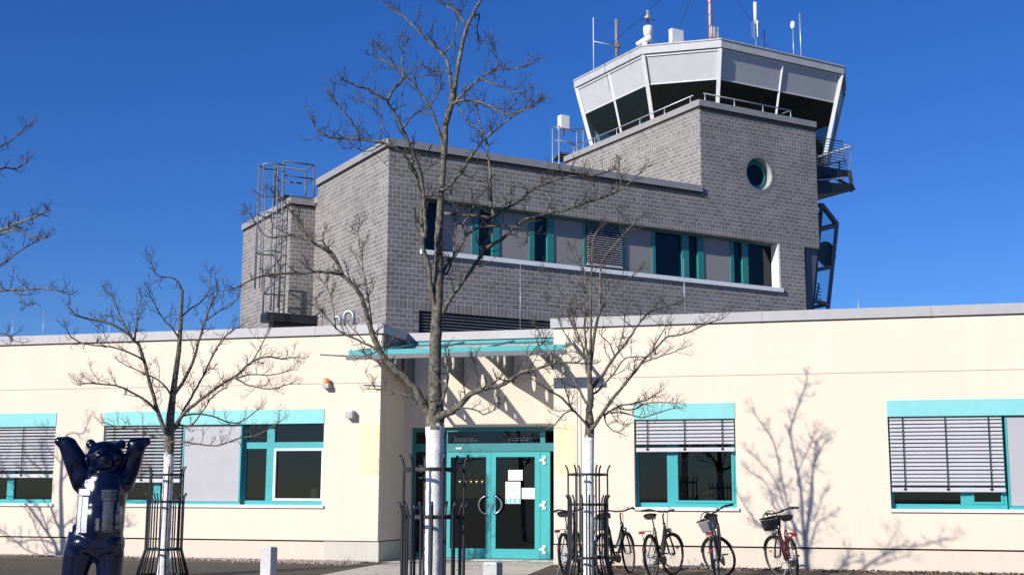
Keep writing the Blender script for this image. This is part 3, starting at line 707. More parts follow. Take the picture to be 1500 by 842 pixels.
# round window
q = MB()
for r0, r1, w0, w1, mm in ((.53, .40, .25, .3, 0), (.42, .36, .20, .3, 0)):
    for k in range(48):
        t0, t1 = 2 * math.pi * k / 48, 2 * math.pi * (k + 1) / 48
        P = lambda rr, t, w: TW(a + rr * math.cos(t), w, b + rr * math.sin(t))
        q.face([P(r0, t0, w0), P(r0, t1, w0), P(r1, t1, w0), P(r1, t0, w0)], mm); q.face([P(r1, t0, w0), P(r1, t1, w0), P(r1, t1, w1), P(r1, t0, w1)], mm)
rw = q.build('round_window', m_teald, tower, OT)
q = MB(); q.face([TW(a + .45 * math.cos(2 * math.pi * k / 40), .27, b + .45 * math.sin(2 * math.pi * k / 40)) for k in range(40)]); q.build('pane', m_glassd, rw, OT)
q = MB(TW); q.face([TW(a - .6, 1.3, b - .6), TW(a + .6, 1.3, b - .6), TW(a + .6, 1.3, b + .6), TW(a - .6, 1.3, b + .6)]); q.build('room', m_dark, rw, OT)
q = MB()
for k in range(26):     # ring of radial bricks round the opening
    t0, t1 = 2 * math.pi * (k + .06) / 26, 2 * math.pi * (k + .94) / 26
    P = lambda rr, t, w: TW(a + rr * math.cos(t), w, b + rr * math.sin(t))
    q.face([P(.535, t0, -.004), P(.535, t1, -.004), P(.66, t1, -.004), P(.66, t0, -.004)], 0)
q.build('brick_ring', mat('ring_brick', (.22, .215, .22), .6, 0, .2, 9), rw, OT)

# control cab
cab = holder('control_cab', tower)
ZC0, ZC1 = 13.35, 16.22; FLR = .24
tA, tZ, wA, wZ, ch = 10.82, 20.05, 1.3, 9.25, 1.86
def octo(k):   # k = inset
    a0, a1, b0, b1 = tA + k, tZ - k, wA + k, wZ - k; c = ch - k * .586
    return [(a0, b1 - c), (a0, b0 + c), (a0 + c, b0), (a1 - c, b0), (a1, b0 + c), (a1, b1 - c), (a1 - c, b1), (a0 + c, b1)]
def cabring(z): return [TW(t, w, z) for t, w in octo((ZC1 - z) * FLR)]
zs = 15.22     # lower edge of the white upper panels
gl_, up_, ml, fa = MB(), MB(), MB(), MB()
lo, mid_, hi = cabring(ZC0), cabring(zs), cabring(ZC1 - .02)
ctr = TW((tA + tZ) / 2, (wA + wZ) / 2, 15)
def inward(p, d):
    v = ctr - p; v.z = 0; return p + v.normalized() * d
bars = []
nb = [2, 1, 2, 1, 2, 1, 2, 1]
for k in range(8):
    k2 = (k + 1) % 8
    gl_.face([lo[k], lo[k2], mid_[k2], mid_[k]])
    A_, B_, C_, D_ = mid_[k], mid_[k2], hi[k2], hi[k]
    up_.face([A_, B_, C_, D_])
    up_.face([inward(p, .05) for p in (A_, B_, C_, D_)]); up_.face([A_, B_, inward(B_, .05), inward(A_, .05)])
    for j in range(1, nb[k]):
        f = j / nb[k]; ml.rod(lo[k].lerp(lo[k2], f), hi[k].lerp(hi[k2], f), .07, .07)
    ml.rod(mid_[k], mid_[k2], .05, .04)
    ml.rod(lo[k], hi[k], .2, .13)
    ml.rod(hi[k] + Vector((0, 0, -.03)), hi[k2] + Vector((0, 0, -.03)), .06, .06)
gl_.build('pane', m_glasst, cab, OT); up_.build('sun_panel', mat('pale_grey_blind', (.47, .475, .475), .5, 0, .05, 2), cab, OT); ml.build('mullion', mat('grey_white_metal', (.60, .605, .60), .45, 0, .06, 3), cab, OT)
r0 = [TW(t, w, ZC1) for t, w in octo(-.10)]; r1 = [p + Vector((0, 0, .27)) for p in r0]
for k in range(8):
    k2 = (k + 1) % 8; fa.face([r0[k], r0[k2], r1[k2], r1[k]])
fa.face(r1); fa.face(list(reversed(r0)))
for k in range(8):
    k2 = (k + 1) % 8; fa.rod(r1[k] + Vector((0, 0, .012)), r1[k2] + Vector((0, 0, .012)), .06, .045)
fa.build('roof', mat('roof_fascia_metal', (.46, .46, .455), .45, 0, .1, 2), cab, OT)
fl_ = MB(); fl_.face([inward(p, .15) for p in lo]); fl_.face([inward(p, .2) + Vector((0, 0, ZC1 - ZC0 - .15)) for p in lo])
core = [(13.2, 4.2), (17.2, 4.2), (17.2, 7), (13.2, 7)]
fl_.prism(core, ZC0, ZC1 - .1, lambda u, v, d: TW(u, v, d))
for k in range(8):
    k2 = (k + 1) % 8; p, p2 = inward(lo[k], .35), inward(lo[k2], .35); fl_.rod(p + Vector((0, 0, .55)), p2 + Vector((0, 0, .55)), .5, .08)
fl_.build('interior', mat('cab_interior', (.17, .175, .17), .8, 0, .3, 1.5), cab, OT)
mo = MB()
for t, w in ((12.4, 4.6), (12.6, 5.9), (13.6, 2.7), (15.2, 2.6), (16.6, 2.6)):
    mo.rod(TW(t, w, ZC0 + .62), TW(t, w, ZC0 + 1.0), .45, .06)
for t, w in ((12.2, 5.2), (13.4, 3.1), (14.6, 3.2), (16.0, 3.2)): mo.rod(TW(t, w, ZC0 + 1.5), TW(t + .1, w, ZC0 + 2.3), .16, .12)
mo.build('monitor', m_roomw, cab, OT)
# skirt below the cab where it oversails the brick
sk = MB()
for k in range(8):
    k2 = (k + 1) % 8; a0, b0 = lo[k], lo[k2]; c0, d0 = inward(a0, .5) - Vector((0, 0, .6)), inward(b0, .5) - Vector((0, 0, .6)); sk.face([a0, b0, d0, c0])
sk.face([inward(p, .5) - Vector((0, 0, .6)) for p in lo]); sk.build('skirt', m_black, cab, OT)
# shaft under the oversailing cab, beyond the brick
sh = MB(TW); sh.box(T2 + .0, 16.1, 3.6, 7.9, 3.5, ZC0 - .6); sh.build('stair_shaft', m_zincd, tower, OT)
# parapet handrail
hr = MB()
def rail(pts, z, posts_):
    hr.tube([TW(t, w, z) for t, w in pts], .022, 6)
    for t, w in posts_: hr.bar(TW(t, w, 13.6), TW(t, w, z), .018, 6)
rail([(T1 + .1, 8.0), (T1 + .1, .45)], 14.02, [(T1 + .1, w) for w in (7.6, 6.2, 4.8, 3.4, 2.0, .6)])
rail([(T1 + .25, .1), (T1 + 3.9, .1), (T1 + 3.9, .5)], 14.02, [(T1 + t, .1) for t in (.3, 1.5, 2.7, 3.9)] )
hr.build('handrail', m_galv, tower, OT)
# balcony on the right
bal = holder('balcony', tower)
BZ = 12.38; b0_, b1_, d0_, d1_ = T2 + .03, 17.5, .35, 2.5
q = MB(TW); q.box(b0_, b1_, d0_, d1_, BZ - .09, BZ); q.build('deck', m_black, bal, OT)
q = MB(TW)
for w in (d0_, d1_ - .1): q.prism([(b0_, BZ - .09), (b1_, BZ - .09), (b1_ - .05, BZ - .2), (b0_ + .2, BZ - .45), (b0_, BZ - .45)], w, w + .08, lambda u, v, d: TW(u, d, v))
q.prism([(b0_ + .02, BZ - .6), (b1_ + .0, BZ - .5), (b1_ + .1, BZ - .68), (b1_ - .3, BZ - .8), (b0_ + .4, BZ - 1.0), (b0_ + .02, BZ - 1.0)], d0_ - .1, d1_, lambda u, v, d: TW(u, d, v))
q.rod(TW(b1_ - .1, d0_, BZ - .05), TW(b1_, d0_, BZ - .75), .08, .08); q.rod(TW(b0_ + .2, d0_, BZ - .45), TW(b0_ + .2, d0_, BZ - .9), .1, .1)
q.box(b0_ + .02, b1_ - .1, 1.3, 1.36, BZ - .6, BZ - .09); q.rod(TW(b0_ + .1, d0_, BZ - .1), TW(b1_ - .1, d0_, BZ - .52), .07, .07); q.rod(TW(b1_ - .02, d0_, BZ - .05), TW(b1_ + .04, d0_, BZ - .6), .1, .1)
q.build('brace', m_black, bal, OT)
q = MB(TW); q.rod(TW(b0_ + .25, d0_ - .03, BZ - .55), TW(b1_ - .35, d0_ - .03, BZ - .33), .16, .05); q.build('beam', m_galv, bal, OT)
q = MB(); zt = BZ + 1.0
loop_ = [(b0_ - .5, d0_ + .04), (b1_ - .25, d0_ + .04)]
for k in range(9):
    z = BZ + .1 + .1 * k; q.bar(TW(b0_ + .1, d0_ + .04, z), TW(b1_ - .24, d0_ + .04, z), .013, 5); q.bar(TW(b1_ - .03, d0_ + .05, z), TW(b1_ - .03, d1_, z), .013, 5)
for w in (.9, 1.6, 2.3): q.bar(TW(b1_ - .03, w, BZ - .3), TW(b1_ + .05, w, zt - .1), .022, 5)
q.bar(TW(b0_, d0_ + .04, zt), TW(b1_ - .28, d0_ + .04, zt), .022, 6); q.bar(TW(b1_ - .28, d0_ + .04, zt), TW(b1_ - .2, d0_ + .04, BZ + .2), .022, 6); q.bar(TW(b0_ + .5, d0_ + .04, BZ + .02), TW(b1_ - .22, d0_ + .04, BZ + .33), .02, 6)
q.build('railing', m_zincd, bal, OT)
q = MB(); q.tube([TW(b1_ - .25, d0_ + .0, zt - .12), TW(b1_ + .12, d0_ + .0, zt - .1), TW(b1_ - .06, d0_ + .0, BZ + .0)], .028, 6)
q.tube([TW(b1_ + .12, d0_, zt - .1), TW(b1_ + .12, d1_, zt - .1), TW(b1_ - .03, d1_, BZ)], .022, 6); q.build('gate_frame', m_galv, bal, OT)
# glazed stair bay with slanting outer face
bay = holder('glazed_bay', tower)
Wb = .55
def bp3(x, y, w=Wb): t, z = onA(x, y, w); return (t, z)
prof = [bp3(1203.5, 300), bp3(1226, 329), bp3(1211, 470), bp3(1188, 470)]
q = MB()
def frame_poly(pl_, w, th):
    P = [TW(t, w, z) for t, z in pl_]
    for k in range(len(P)): q.rod(P[k], P[(k + 1) % len(P)], th, th)
for w in (Wb, Wb + 3.0): frame_poly(prof, w, .13)
for k in range(4): q.rod(TW(prof[k][0], Wb, prof[k][1]), TW(prof[k][0], Wb + 3, prof[k][1]), .12, .12)
for y0, y1 in ((336, 331), (395, 391), (440, 446)):
    p, p2 = bp3(1201 - (y0 - 336) * .1, y0), bp3(1225 - (y1 - 329) * .105, y1); q.rod(TW(p[0], Wb, p[1]), TW(p2[0], Wb, p2[1]), .12, .12); q.rod(TW(p2[0], Wb, p2[1]), TW(p2[0], Wb + 3, p2[1]), .1, .1)
q.build('frame', m_zincd, bay, OT)
q = MB(); q.face([TW(t, Wb + .02, z) for t, z in prof]); q.face([TW(t, Wb + 3, z) for t, z in prof])
for k in (0, 1): q.face([TW(*((prof[k][0], Wb) ), prof[k][1]), TW(prof[k + 1][0], Wb, prof[k + 1][1]), TW(prof[k + 1][0], Wb + 3, prof[k + 1][1]), TW(prof[k][0], Wb + 3, prof[k][1])])
q.build('pane', m_glassb, bay, OT)
t, z = bp3(1211, 372, Wb + .1); q = MB(); q.face([TW(t + .42 * math.cos(2 * math.pi * k / 28), Wb + .1, z + .44 * math.sin(2 * math.pi * k / 28)) for k in range(28)]); q.face([TW(t + .42 * math.cos(2 * math.pi * k / 28), Wb + .13, z + .44 * math.sin(2 * math.pi * k / 28)) for k in range(28)]); q.build('disc', m_black, bay, OT)
q = MB()
p = [bp3(1194, 414, 1.2), bp3(1200, 416, 1.2), bp3(1195, 440, 1.2)]
q.tube([TW(t, 1.2, z) for t, z in p], .03, 6)
for k in range(5):
    p0, p1 = bp3(1193, 420 + 5 * k, 1.2), bp3(1203, 423 + 5 * k, 1.2); q.bar(TW(p0[0], 1.2, p0[1]), TW(p1[0], 1.2, p1[1]), .018, 5)
q.build('stair_rail', m_black, bay, OT)
q = MB(TW); P = [bp3(1180, 362, .12), bp3(1196.5, 359, .12), bp3(1203, 301, .12), bp3(1203, 310, .12), bp3(1188, 470, .12), bp3(1181, 470, .12)]
q.prism([P[0], P[1], P[3], P[4], P[5]], .12, .45, lambda u, v, d: TW(u, d, v)); q.build('side_panel', mat('blue_grey_panel', (.10, .105, .125), .35, 0, .1, 2), bay, OT)

# landing railing at the rear left of the tower roof
lw = 8.25
def lp(x, y, w=lw): t, z = onA(x, y, w); return TW(t, w, z)
q = MB()
A0 = onA(809.5, 237, lw); A1 = onA(843, 237, lw)
for (x, ytop, ybot, w) in ((809.5, 187, 330, 9.3), (819, 184, 330, 8.25), (845, 193, 330, 8.25), (854.5, 189, 330, 9.3)): q.bar(lp(x, ytop, w), lp(x, ybot, w), .03, 6)
for y in (187, 207):
    q.bar(lp(819, y - 2, 8.25), lp(845, y + 6.5, 8.25), .022, 6); q.bar(lp(809.5, y, 9.3), lp(854.5, y + 2, 9.3), .022, 6); q.bar(lp(819, y - 2, 8.25), lp(809.5, y, 9.3), .022, 6); q.bar(lp(845, y + 6.5, 8.25), lp(854.5, y + 2, 9.3), .022, 6)
base = lp(809.5, 330, 9.3)
ldg = empty('roof_landing', base, 'pale steel access landing with railing behind the lower tower roof', 'landing')
q.build('railing', m_galv, ldg, base)
q = MB(); P = [lp(819, 222, 8.25), lp(845, 227, 8.25), lp(854.5, 224, 9.3), lp(809.5, 227, 9.3)]; zz = P[0].z; P = [Vector((p.x, p.y, zz)) for p in P]
q.face(P); q.face([p - Vector((0, 0, .07)) for p in P])
for k in range(4): q.face([P[k], P[(k + 1) % 4], P[(k + 1) % 4] - Vector((0, 0, .07)), P[k] - Vector((0, 0, .07))])
q.build('deck', m_zincd, ldg, base)
def white_box(x0, x1, y0, y1, w, d, label):
    p0, p1 = onA(x0, y1, w), onA(x1, y0, w); bs = TW(p0[0], w, p0[1]); o = empty('antenna_box', bs, label, 'antenna box', 'white boxes on the roofs')
    q = MB(TW); q.box(p0[0], p1[0], w, w + d, p0[1], p1[1]); q.build('housing', m_white, o, bs)
    q = MB(TW); tm = (p0[0] + p1[0]) / 2; q.box(tm - .04, tm + .04, w + d / 2 - .03, w + d / 2 + .03, p0[1] - .25, p0[1]); q.build('mount', m_galv, o, bs)
white_box(822, 834, 170, 187, 8.2, .25, 'white antenna box on the access landing railing left of the tower')

# roof ladder with safety cage at the stair block
def lB(x, y, t): w, z = onB(x, y, t); return TW(t, w, z)
tl = BT - .18
w_a, z_top = onB(416, 236, tl); w_b, _ = onB(408, 236, tl); _, z_bot = onB(412, 468, tl)
base = TW(tl, w_a, z_bot)
lad = empty('safety_ladder', base, 'steel roof ladder with safety cage on the pale brick stair block', 'ladder')
q = MB()
for w in (w_a, w_b): q.bar(TW(tl, w, z_bot), TW(tl, w, z_top), .032, 6)
q.build('rail', m_steel, lad, base)
z = z_bot + .2
while z < ZB + .1: q = MB(); q.bar(TW(tl, w_a, z), TW(tl, w_b, z), .016, 5); q.build('rung', m_steel, lad, base); z += .28
q = MB(); wc = (w_a + w_b) / 2; hw = abs(w_b - w_a) / 2 + .06
cagep = [(tl, wc - hw), (tl - .35, wc - hw - .08), (tl - .62, wc - hw * .6), (tl - .72, wc), (tl - .62, wc + hw * .6), (tl - .35, wc + hw + .08), (tl, wc + hw)]
zh = [onB(400, y, tl - .35)[1] for y in (241, 311, 366)]
for z in zh: q.tube([TW(t, w, z) for t, w in cagep], .024, 5)
q.build('hoop', m_steel, lad, base)
q = MB()
for t, w in cagep[1:-1]: q.bar(TW(t, w, zh[-1] - 1.15), TW(t, w, zh[0]), .017, 5)
q.build('cage_bar', m_steel, lad, base)
q = MB()   # walk-through railing on the block roof
for t, w in ((tl, w_a), (.15, w_a), (tl, w_a + .75), (.15, w_a + .75)): q.bar(TW(t, w, ZB + .1), TW(t, w, z_top), .028, 6)
for z in (z_top, z_top - .45):
    q.tube([TW(tl, w_a, z), TW(.15, w_a, z), TW(.15, w_a + .75, z), TW(tl, w_a + .75, z)], .024, 6)
q.build('roof_railing', m_zincd, lad, base)
q = MB(TW); q.box(tl, .1, w_a, w_a + .75, ZB + .28, ZB + .34); q.build('roof_plate', m_zincd, lad, base)
pz = z_bot + .1
wl, wr_ = onB(386, 470, -1.5)[0], onB(461, 470, -.1)[0]
q = MB(TW); q.box(-1.6, -.02, wr_, wl, pz - .28, pz - .02); q.box(-1.4, -.02, wr_ + .15, wl - .2, pz - .75, pz - .28); q.build('platform', m_black, lad, base)
q = MB()
for t, w in ((-1.55, wl - .05), (-1.55, wl - .75), (-1.55, wl - 1.4), (-.9, wl - .05)): q.bar(TW(t, w, pz), TW(t, w, pz + 1.15), .03, 6)
for z in (pz + .6, pz + 1.15): q.tube([TW(-.9, wl - .05, z), TW(-1.55, wl - .05, z), TW(-1.55, wl - 1.4, z + .3)], .024, 6)
for x in (446, 455): q.bar(TW(-.05 - .01 * x / 400, onB(x, 440, -.05)[0], pz), TW(-.05 - .01 * x / 400, onB(x, 440, -.05)[0], pz + 1.6), .015, 5)
q.build('platform_railing', m_zincd, lad, base)

# gooseneck pipes on the left wing roof
for i, (x, r, lab) in enumerate(((511, 7.5, 'larger blue-grey bent vent pipe on the low roof by the brick corner'), (494, 4.5, 'smaller bent vent pipe on the low roof left of the large one'))):
    Yp = 26.6; c = onY(x, 463 if i == 0 else 468, Yp); px = 1870 / (Yp + 1.2); rad = r / px * 1.0; base = Vector((c.x - rad, Yp, 4.42)); q = MB(); pts = [Vector((c.x - rad, Yp, 4.42)), Vector((c.x - rad, Yp, c.z))]
    for k in range(1, 9): a_ = math.pi * k / 8; pts.append(Vector((c.x - rad * math.cos(a_), Yp, c.z + rad * math.sin(a_))))
    pts.append(pts[-1] - Vector((0, 0, .22))); q.tube(pts, .045 if i == 0 else .03, 10); o = q.build('vent_pipe', m_galv, None, base, base); tag(o, lab, 'vent pipe', 'vent pipes on the roof')

# lightning rods
def rodz(x, y0, y1, Y, label):
    a_, b_ = onY(x, y0, Y), onY(x, y1, Y); bs = Vector((a_.x, Y, 4.42)); q = MB(); q.lathe((0, 0, 0), [(.06, 0), (.06, .06), (.02, .07)], 8); q.bar((0, 0, .05), (0, 0, max(b_.z, a_.z) - 4.42), .008, 5); o = q.build('lightning_rod', m_galv, None, None, bs); tag(o, label, 'lightning rod', 'lightning rods on the low roof')
rodz(17, 500, 463, 25.2, 'thin lightning rod on the low roof, leftmost of all')
rodz(62, 500, 455, 25.4, 'thin lightning rod on the low roof, second from the left end')
rodz(159, 500, 462, 25.2, 'thin lightning rod on the low roof behind the left tree crown')
rodz(762, 490, 388, 26.6, 'thin pale lightning rod in front of the grey brick above the entrance')
rodz(1003, 465, 378, 25.4, 'thin pale lightning rod in front of the right half of the strip window')
rodz(1258, 460, 422, 25.4, 'thin lightning rod on the low roof right of the tower against the sky')

# antennas on the cab roof
RZ = ZC1 + .27
def onroof(x, y, w): t, z = onA(x, y, w); return t, z
def mast(name, label, cat, x, ytop, w, r, mt, extra=None, group='antennas on the cab roof'):
    t, z = onroof(x, ytop, w); bs = TW(t, w, RZ); o = empty(name, bs, label, cat, group)
    q = MB(); q.bar((0, 0, 0), (0, 0, z - RZ), r, 7); q.build('pole', mt, o)
    if extra: extra(o, z - RZ)
    return o
RV, TOC = TA, None
def ex_arm(o, h):
    q = MB(); d = (onroof(869, 70, 5.2)[0] - onroof(903, 70, 5.2)[0]); p = TA * d
    q.bar((0, 0, h * .42), p + Vector((0, 0, h * .42)), .018, 5); q.build('arm', m_white, o)
    q = MB(); q.bar(p + Vector((0, 0, -.45)), p + Vector((0, 0, h * .93)), .016, 5); q.build('whip', m_white, o)
    q = MB(); q.box(-.1, .12, -.08, .08, h * .38, h * .47); q.build('clamp', m_black, o)
mast('mast_antenna', 'thick grey mast with a side arm and thin white whip at the left roof edge', 'antenna', 903, 29, 5.2, .065, mat('grey_mast', (.22, .20, .20), .5), ex_arm)
def ex_dome(o, h):
    q = MB(); q.lathe((0, 0, h * .26), [(.0, -.02), (.09, -.02), (.16, .06), (.175, .3), (.15, .36), (.0, .38)], 14); q.build('dome', m_white, o)
    q = MB(); q.lathe((0, 0, h * .72), [(.0, 0), (.13, 0), (.15, .05), (.06, .14), (.06, .32), (0, .34)], 12); q.build('sensor', m_galv, o)
    q = MB()
    for k in range(4): a_ = k * math.pi / 2 + .4; q.bar((0, 0, h * .75), (.24 * math.cos(a_), .24 * math.sin(a_), h * .68), .012, 4)
    q.build('radial', m_black, o)
mast('weather_sensor', 'pole with a white dome and sensor head at the left roof corner', 'sensor', 949, 13, 3.0, .022, m_black, ex_dome)
white_box(985, 1001, 45, 61, 2.9, .2, 'square white antenna box standing on the middle of the cab roof edge')
white_box(1043, 1053, 41, 54, 2.4, .2, 'small white antenna box right behind the lattice mast foot')
def ex_lattice(o, h):
    q = MB()
    for k in range(3):
        a_ = 2 * math.pi * k / 3; q.bar((.09 * math.cos(a_), .09 * math.sin(a_), 0), (.09 * math.cos(a_), .09 * math.sin(a_), h), .012, 4)
    z = .1; k = 0
    while z < h - .2:
        a_, b_ = 2 * math.pi * (k % 3) / 3, 2 * math.pi * ((k + 1) % 3) / 3
        q.bar((.09 * math.cos(a_), .09 * math.sin(a_), z), (.09 * math.cos(b_), .09 * math.sin(b_), z + .14), .008, 4); z += .14; k += 1
    q.build('lattice', m_red, o)
    q = MB()
    for p in ((-3.2, 1.5), (4.0, .6), (.3, 3.5)):
        q.bar(Vector((0, 0, h * .95)), TA * p[0] + TB * p[1] + Vector((0, 0, .0)), .009, 4)
    q.build('guy_wire', m_black, o)
    q = MB(); q.lathe((.2, -.1, 0), [(.07, 0), (.07, .14), (.05, .24), (.02, .28), (0, .29)], 10); q.build('obstruction_light', m_orange, o)
mast('lattice_mast', 'tall white and red lattice mast with guy wires on the cab roof', 'mast', 1037.5, -70, 2.2, .05, m_white, ex_lattice)
def ex_fat(o, h):
    q = MB(); q.bar((0, 0, h * .62), (0, 0, h), .065, 8); q.build('radome', m_white, o)
    q = MB()
    for k in range(6): a_ = k * math.pi / 3; q.tube([(0, 0, h * .68), (.13 * math.cos(a_), .13 * math.sin(a_), h * .66), (.13 * math.cos(a_), .13 * math.sin(a_), h * .38)], .012, 4)
    q.build('radial', m_galv, o)
mast('rod_antenna', 'white rod antenna with a thick top and ring of short rods', 'antenna', 1106, 4, 2.2, .022, m_galv, ex_fat)
mast('rod_antenna', 'short thin dark rod antenna right of the thick white one', 'antenna', 1119, 44, 1.6, .02, m_black)
def ex_lamp(o, h):
    q = MB(); q.lathe((0, 0, h), [(.0, -.02), (.06, -.02), (.085, .05), (.085, .2), (.05, .26), (0, .27)], 10); q.build('lamp_head', m_white, o)
mast('roof_lamp', 'thin pole with a small white lamp head near the right roof end', 'lamp', 1161.5, 42, 2.2, .022, m_galv, ex_lamp)
mast('rod_antenna', 'slender pale whip antenna, rightmost on the cab roof', 'antenna', 1171.5, 20, 2.0, .03, m_galv)
t, z = onroof(940, 66, 3.3); bs = TW(t, 3.1, RZ); o = empty('horn_siren', bs, 'white horn shaped siren on the left corner of the cab roof', 'siren')
q = MB(); q.tube([Vector((-.3, .0, .1)), Vector((0, 0, .22)), Vector((.22, 0, .32))], [.08, .12, .17], 10); q.build('horn', m_white, o); q = MB(); q.box(-.08, .08, -.08, .08, 0, .14); q.build('foot', m_galv, o)
# ------------------------------------------------------------------ trees
def resample(pts, step):
    out = [pts[0]]
    for a, b in zip(pts, pts[1:]):
        n = max(1, int((b - a).length / step))
        for k in range(1, n + 1): out.append(a.lerp(b, k / n))
    return out
def smooth_px(p):
    q = [p[0]]
    for i in range(len(p) - 1):
        p0, p1, p2, p3 = p[max(i - 1, 0)], p[i], p[i + 1], p[min(i + 2, len(p) - 1)]
        for t in (.33, .67, 1.0):
            c = []
            for k in range(2):
                c.append(.5 * (2 * p1[k] + (p2[k] - p0[k]) * t + (2 * p0[k] - 5 * p1[k] + 4 * p2[k] - p3[k]) * t * t + (3 * p1[k] - p0[k] - 3 * p2[k] + p3[k]) * t ** 3))
            q.append(tuple(c))
    return q
def tree(label, depth, trunk_px, trunk_d, limbs, seed, base_px, white_to, spread=.55, twigs=1.0, tl=.3):
    R = random.Random(seed); ppm = FPX / depth
    b0 = at_depth(base_px, 900, depth); base = Vector((b0.x, b0.y, ground_z(b0.y) - .02))
    o = empty('bare_tree', base, label, 'tree', 'bare trees with white painted trunks')
    # trunk: from the ground up to the end of the traced leader
    tp = [at_depth(x, y, depth) for x, y in trunk_px]
    tp = [Vector((base.x, base.y, base.z))] + tp
    tr = [trunk_d[0] * 1.12 / 2 / ppm] + [d / 2 / ppm for d in trunk_d]
    tm = MB(); fine, fr = [], []
    for (a, ra), (b, rb) in zip(zip(tp, tr), zip(tp[1:], tr[1:])):
        n = max(1, int((b - a).length / .03))
        for k in range(n):
            f = k / n; fine.append(a.lerp(b, f) + Vector((R.gauss(0, .0015), R.gauss(0, .0015), 0))); fr.append((ra + (rb - ra) * f) * (1 + R.gauss(0, .02)))
    fine.append(tp[-1]); fr.append(tr[-1]); tm.tube(fine, fr, 18)
    zw = CAM.z + (725 - white_to) / ppm
    for i, f in enumerate(tm.f):
        if sum(tm.v[k].z for k in f) / len(f) < zw + R.gauss(0, .022): tm.m[i] = 1
    tm.build('trunk', [m_bark, m_lime], o, base)
    cr = MB(); placed = [(trunk_px[i], 0.0) for i in range(len(trunk_px))]
    for a, b in zip(trunk_px, trunk_px[1:]):
        for k in range(1, 6): placed.append(((a[0] + (b[0] - a[0]) * k / 6, a[1] + (b[1] - a[1]) * k / 6), 0.0))
    def twig(p, d, ln, r, lev):
        n = 4 if lev == 0 else 3; pts = [p]; q = p; dd = d.copy()
        for k in range(n):
            dd = (dd + Vector((R.gauss(0, .2), R.gauss(0, .2), R.gauss(.07, .17)))).normalized(); q = q + dd * ln / n; pts.append(q)
        cr.tube(pts, [r * (1 - .55 * k / n) for k in range(n + 1)], 4 if lev == 0 else 3, 1, cap=False)
        if lev < 2:
            for k in range(1, n + 1):
                for _ in range(1 if (lev or k < n) else 2):
                    if R.random() < (.85 if lev == 0 else .55):
                        ax = Vector((R.gauss(0, 1), R.gauss(0, 1), R.gauss(.5, .8))).normalized(); d2 = (dd * .75 + ax * .8).normalized()
                        twig(pts[k], d2, ln * R.uniform(.3, .55), r * .72, lev + 1)
        else:
            cr.tube([q, q + dd * .025], [r * 1.25, r * .5], 3, 1, cap=False)     # bud
    lo = Vector((1, 1, 0))
    for pts, d0, d1 in limbs:
        # start from the nearest already placed wood
        near = min(placed, key=lambda e: (e[0][0] - pts[0][0]) ** 2 + (e[0][1] - pts[0][1]) ** 2); off0 = near[1]
        px = smooth_px([near[0]] + list(pts) if (near[0][0] - pts[0][0]) ** 2 + (near[0][1] - pts[0][1]) ** 2 > 4 else list(pts))
        ln = sum(math.hypot(b[0] - a[0], b[1] - a[1]) for a, b in zip(px, px[1:])) / ppm
        off1 = off0 + R.choice((-1, 1)) * R.uniform(.25, 1) * spread * ln
        n = len(px); w = []
        for i, (x, y) in enumerate(px):
            f = i / (n - 1); off = off0 + (off1 - off0) * (f ** .85); placed.append(((x, y), off)); w.append(at_depth(x, y, depth + off) + Vector((R.gauss(0, .004), 0, R.gauss(0, .004))))
        rs = [max(.0035, (d0 + (d1 - d0) * (i / (n - 1)) ** .62) / 2 / ppm) for i in range(n)]
        cr.tube(w, rs, 7, 0)
        # twigs along the outer part
        acc = 0
        for i in range(1, n):
            seg = (w[i] - w[i - 1]).length; acc += seg; f = i / (n - 1)
            need = (.13 if f > .55 else .22) / twigs
            while acc > need:
                acc -= need
                if f < .22 and R.random() < .75: continue
                p = w[i].lerp(w[i - 1], R.random()); t = (w[i] - w[i - 1]).normalized()
                ax = Vector((R.gauss(0, 1), R.gauss(0, 1), R.gauss(.35, .8))).normalized(); d = (t * .6 + ax).normalized()
                twig(p, d, tl * R.uniform(.5, 1.25) * (1.15 - .3 * f), max(.0036, min(rs[i] * .5, .0075)), 0)
        t = (w[-1] - w[-2]).normalized()
        for _ in range(3):
            twig(w[-1], (t + Vector((R.gauss(0, .5), R.gauss(0, .5), R.gauss(.1, .4)))).normalized(), tl * R.uniform(.5, .9), .0045, 0)
    cr.build('crown', [m_bark, m_barkd], o, base)
    return o
def C_(ox, oy, s, pts): return [(ox + x / s, oy + y / s) for x, y in pts]
c1 = lambda *p: C_(80, 380, 3.008, p)
D1, D2, D3, D4 = 21.5, 12.3, 19.3, 14.0
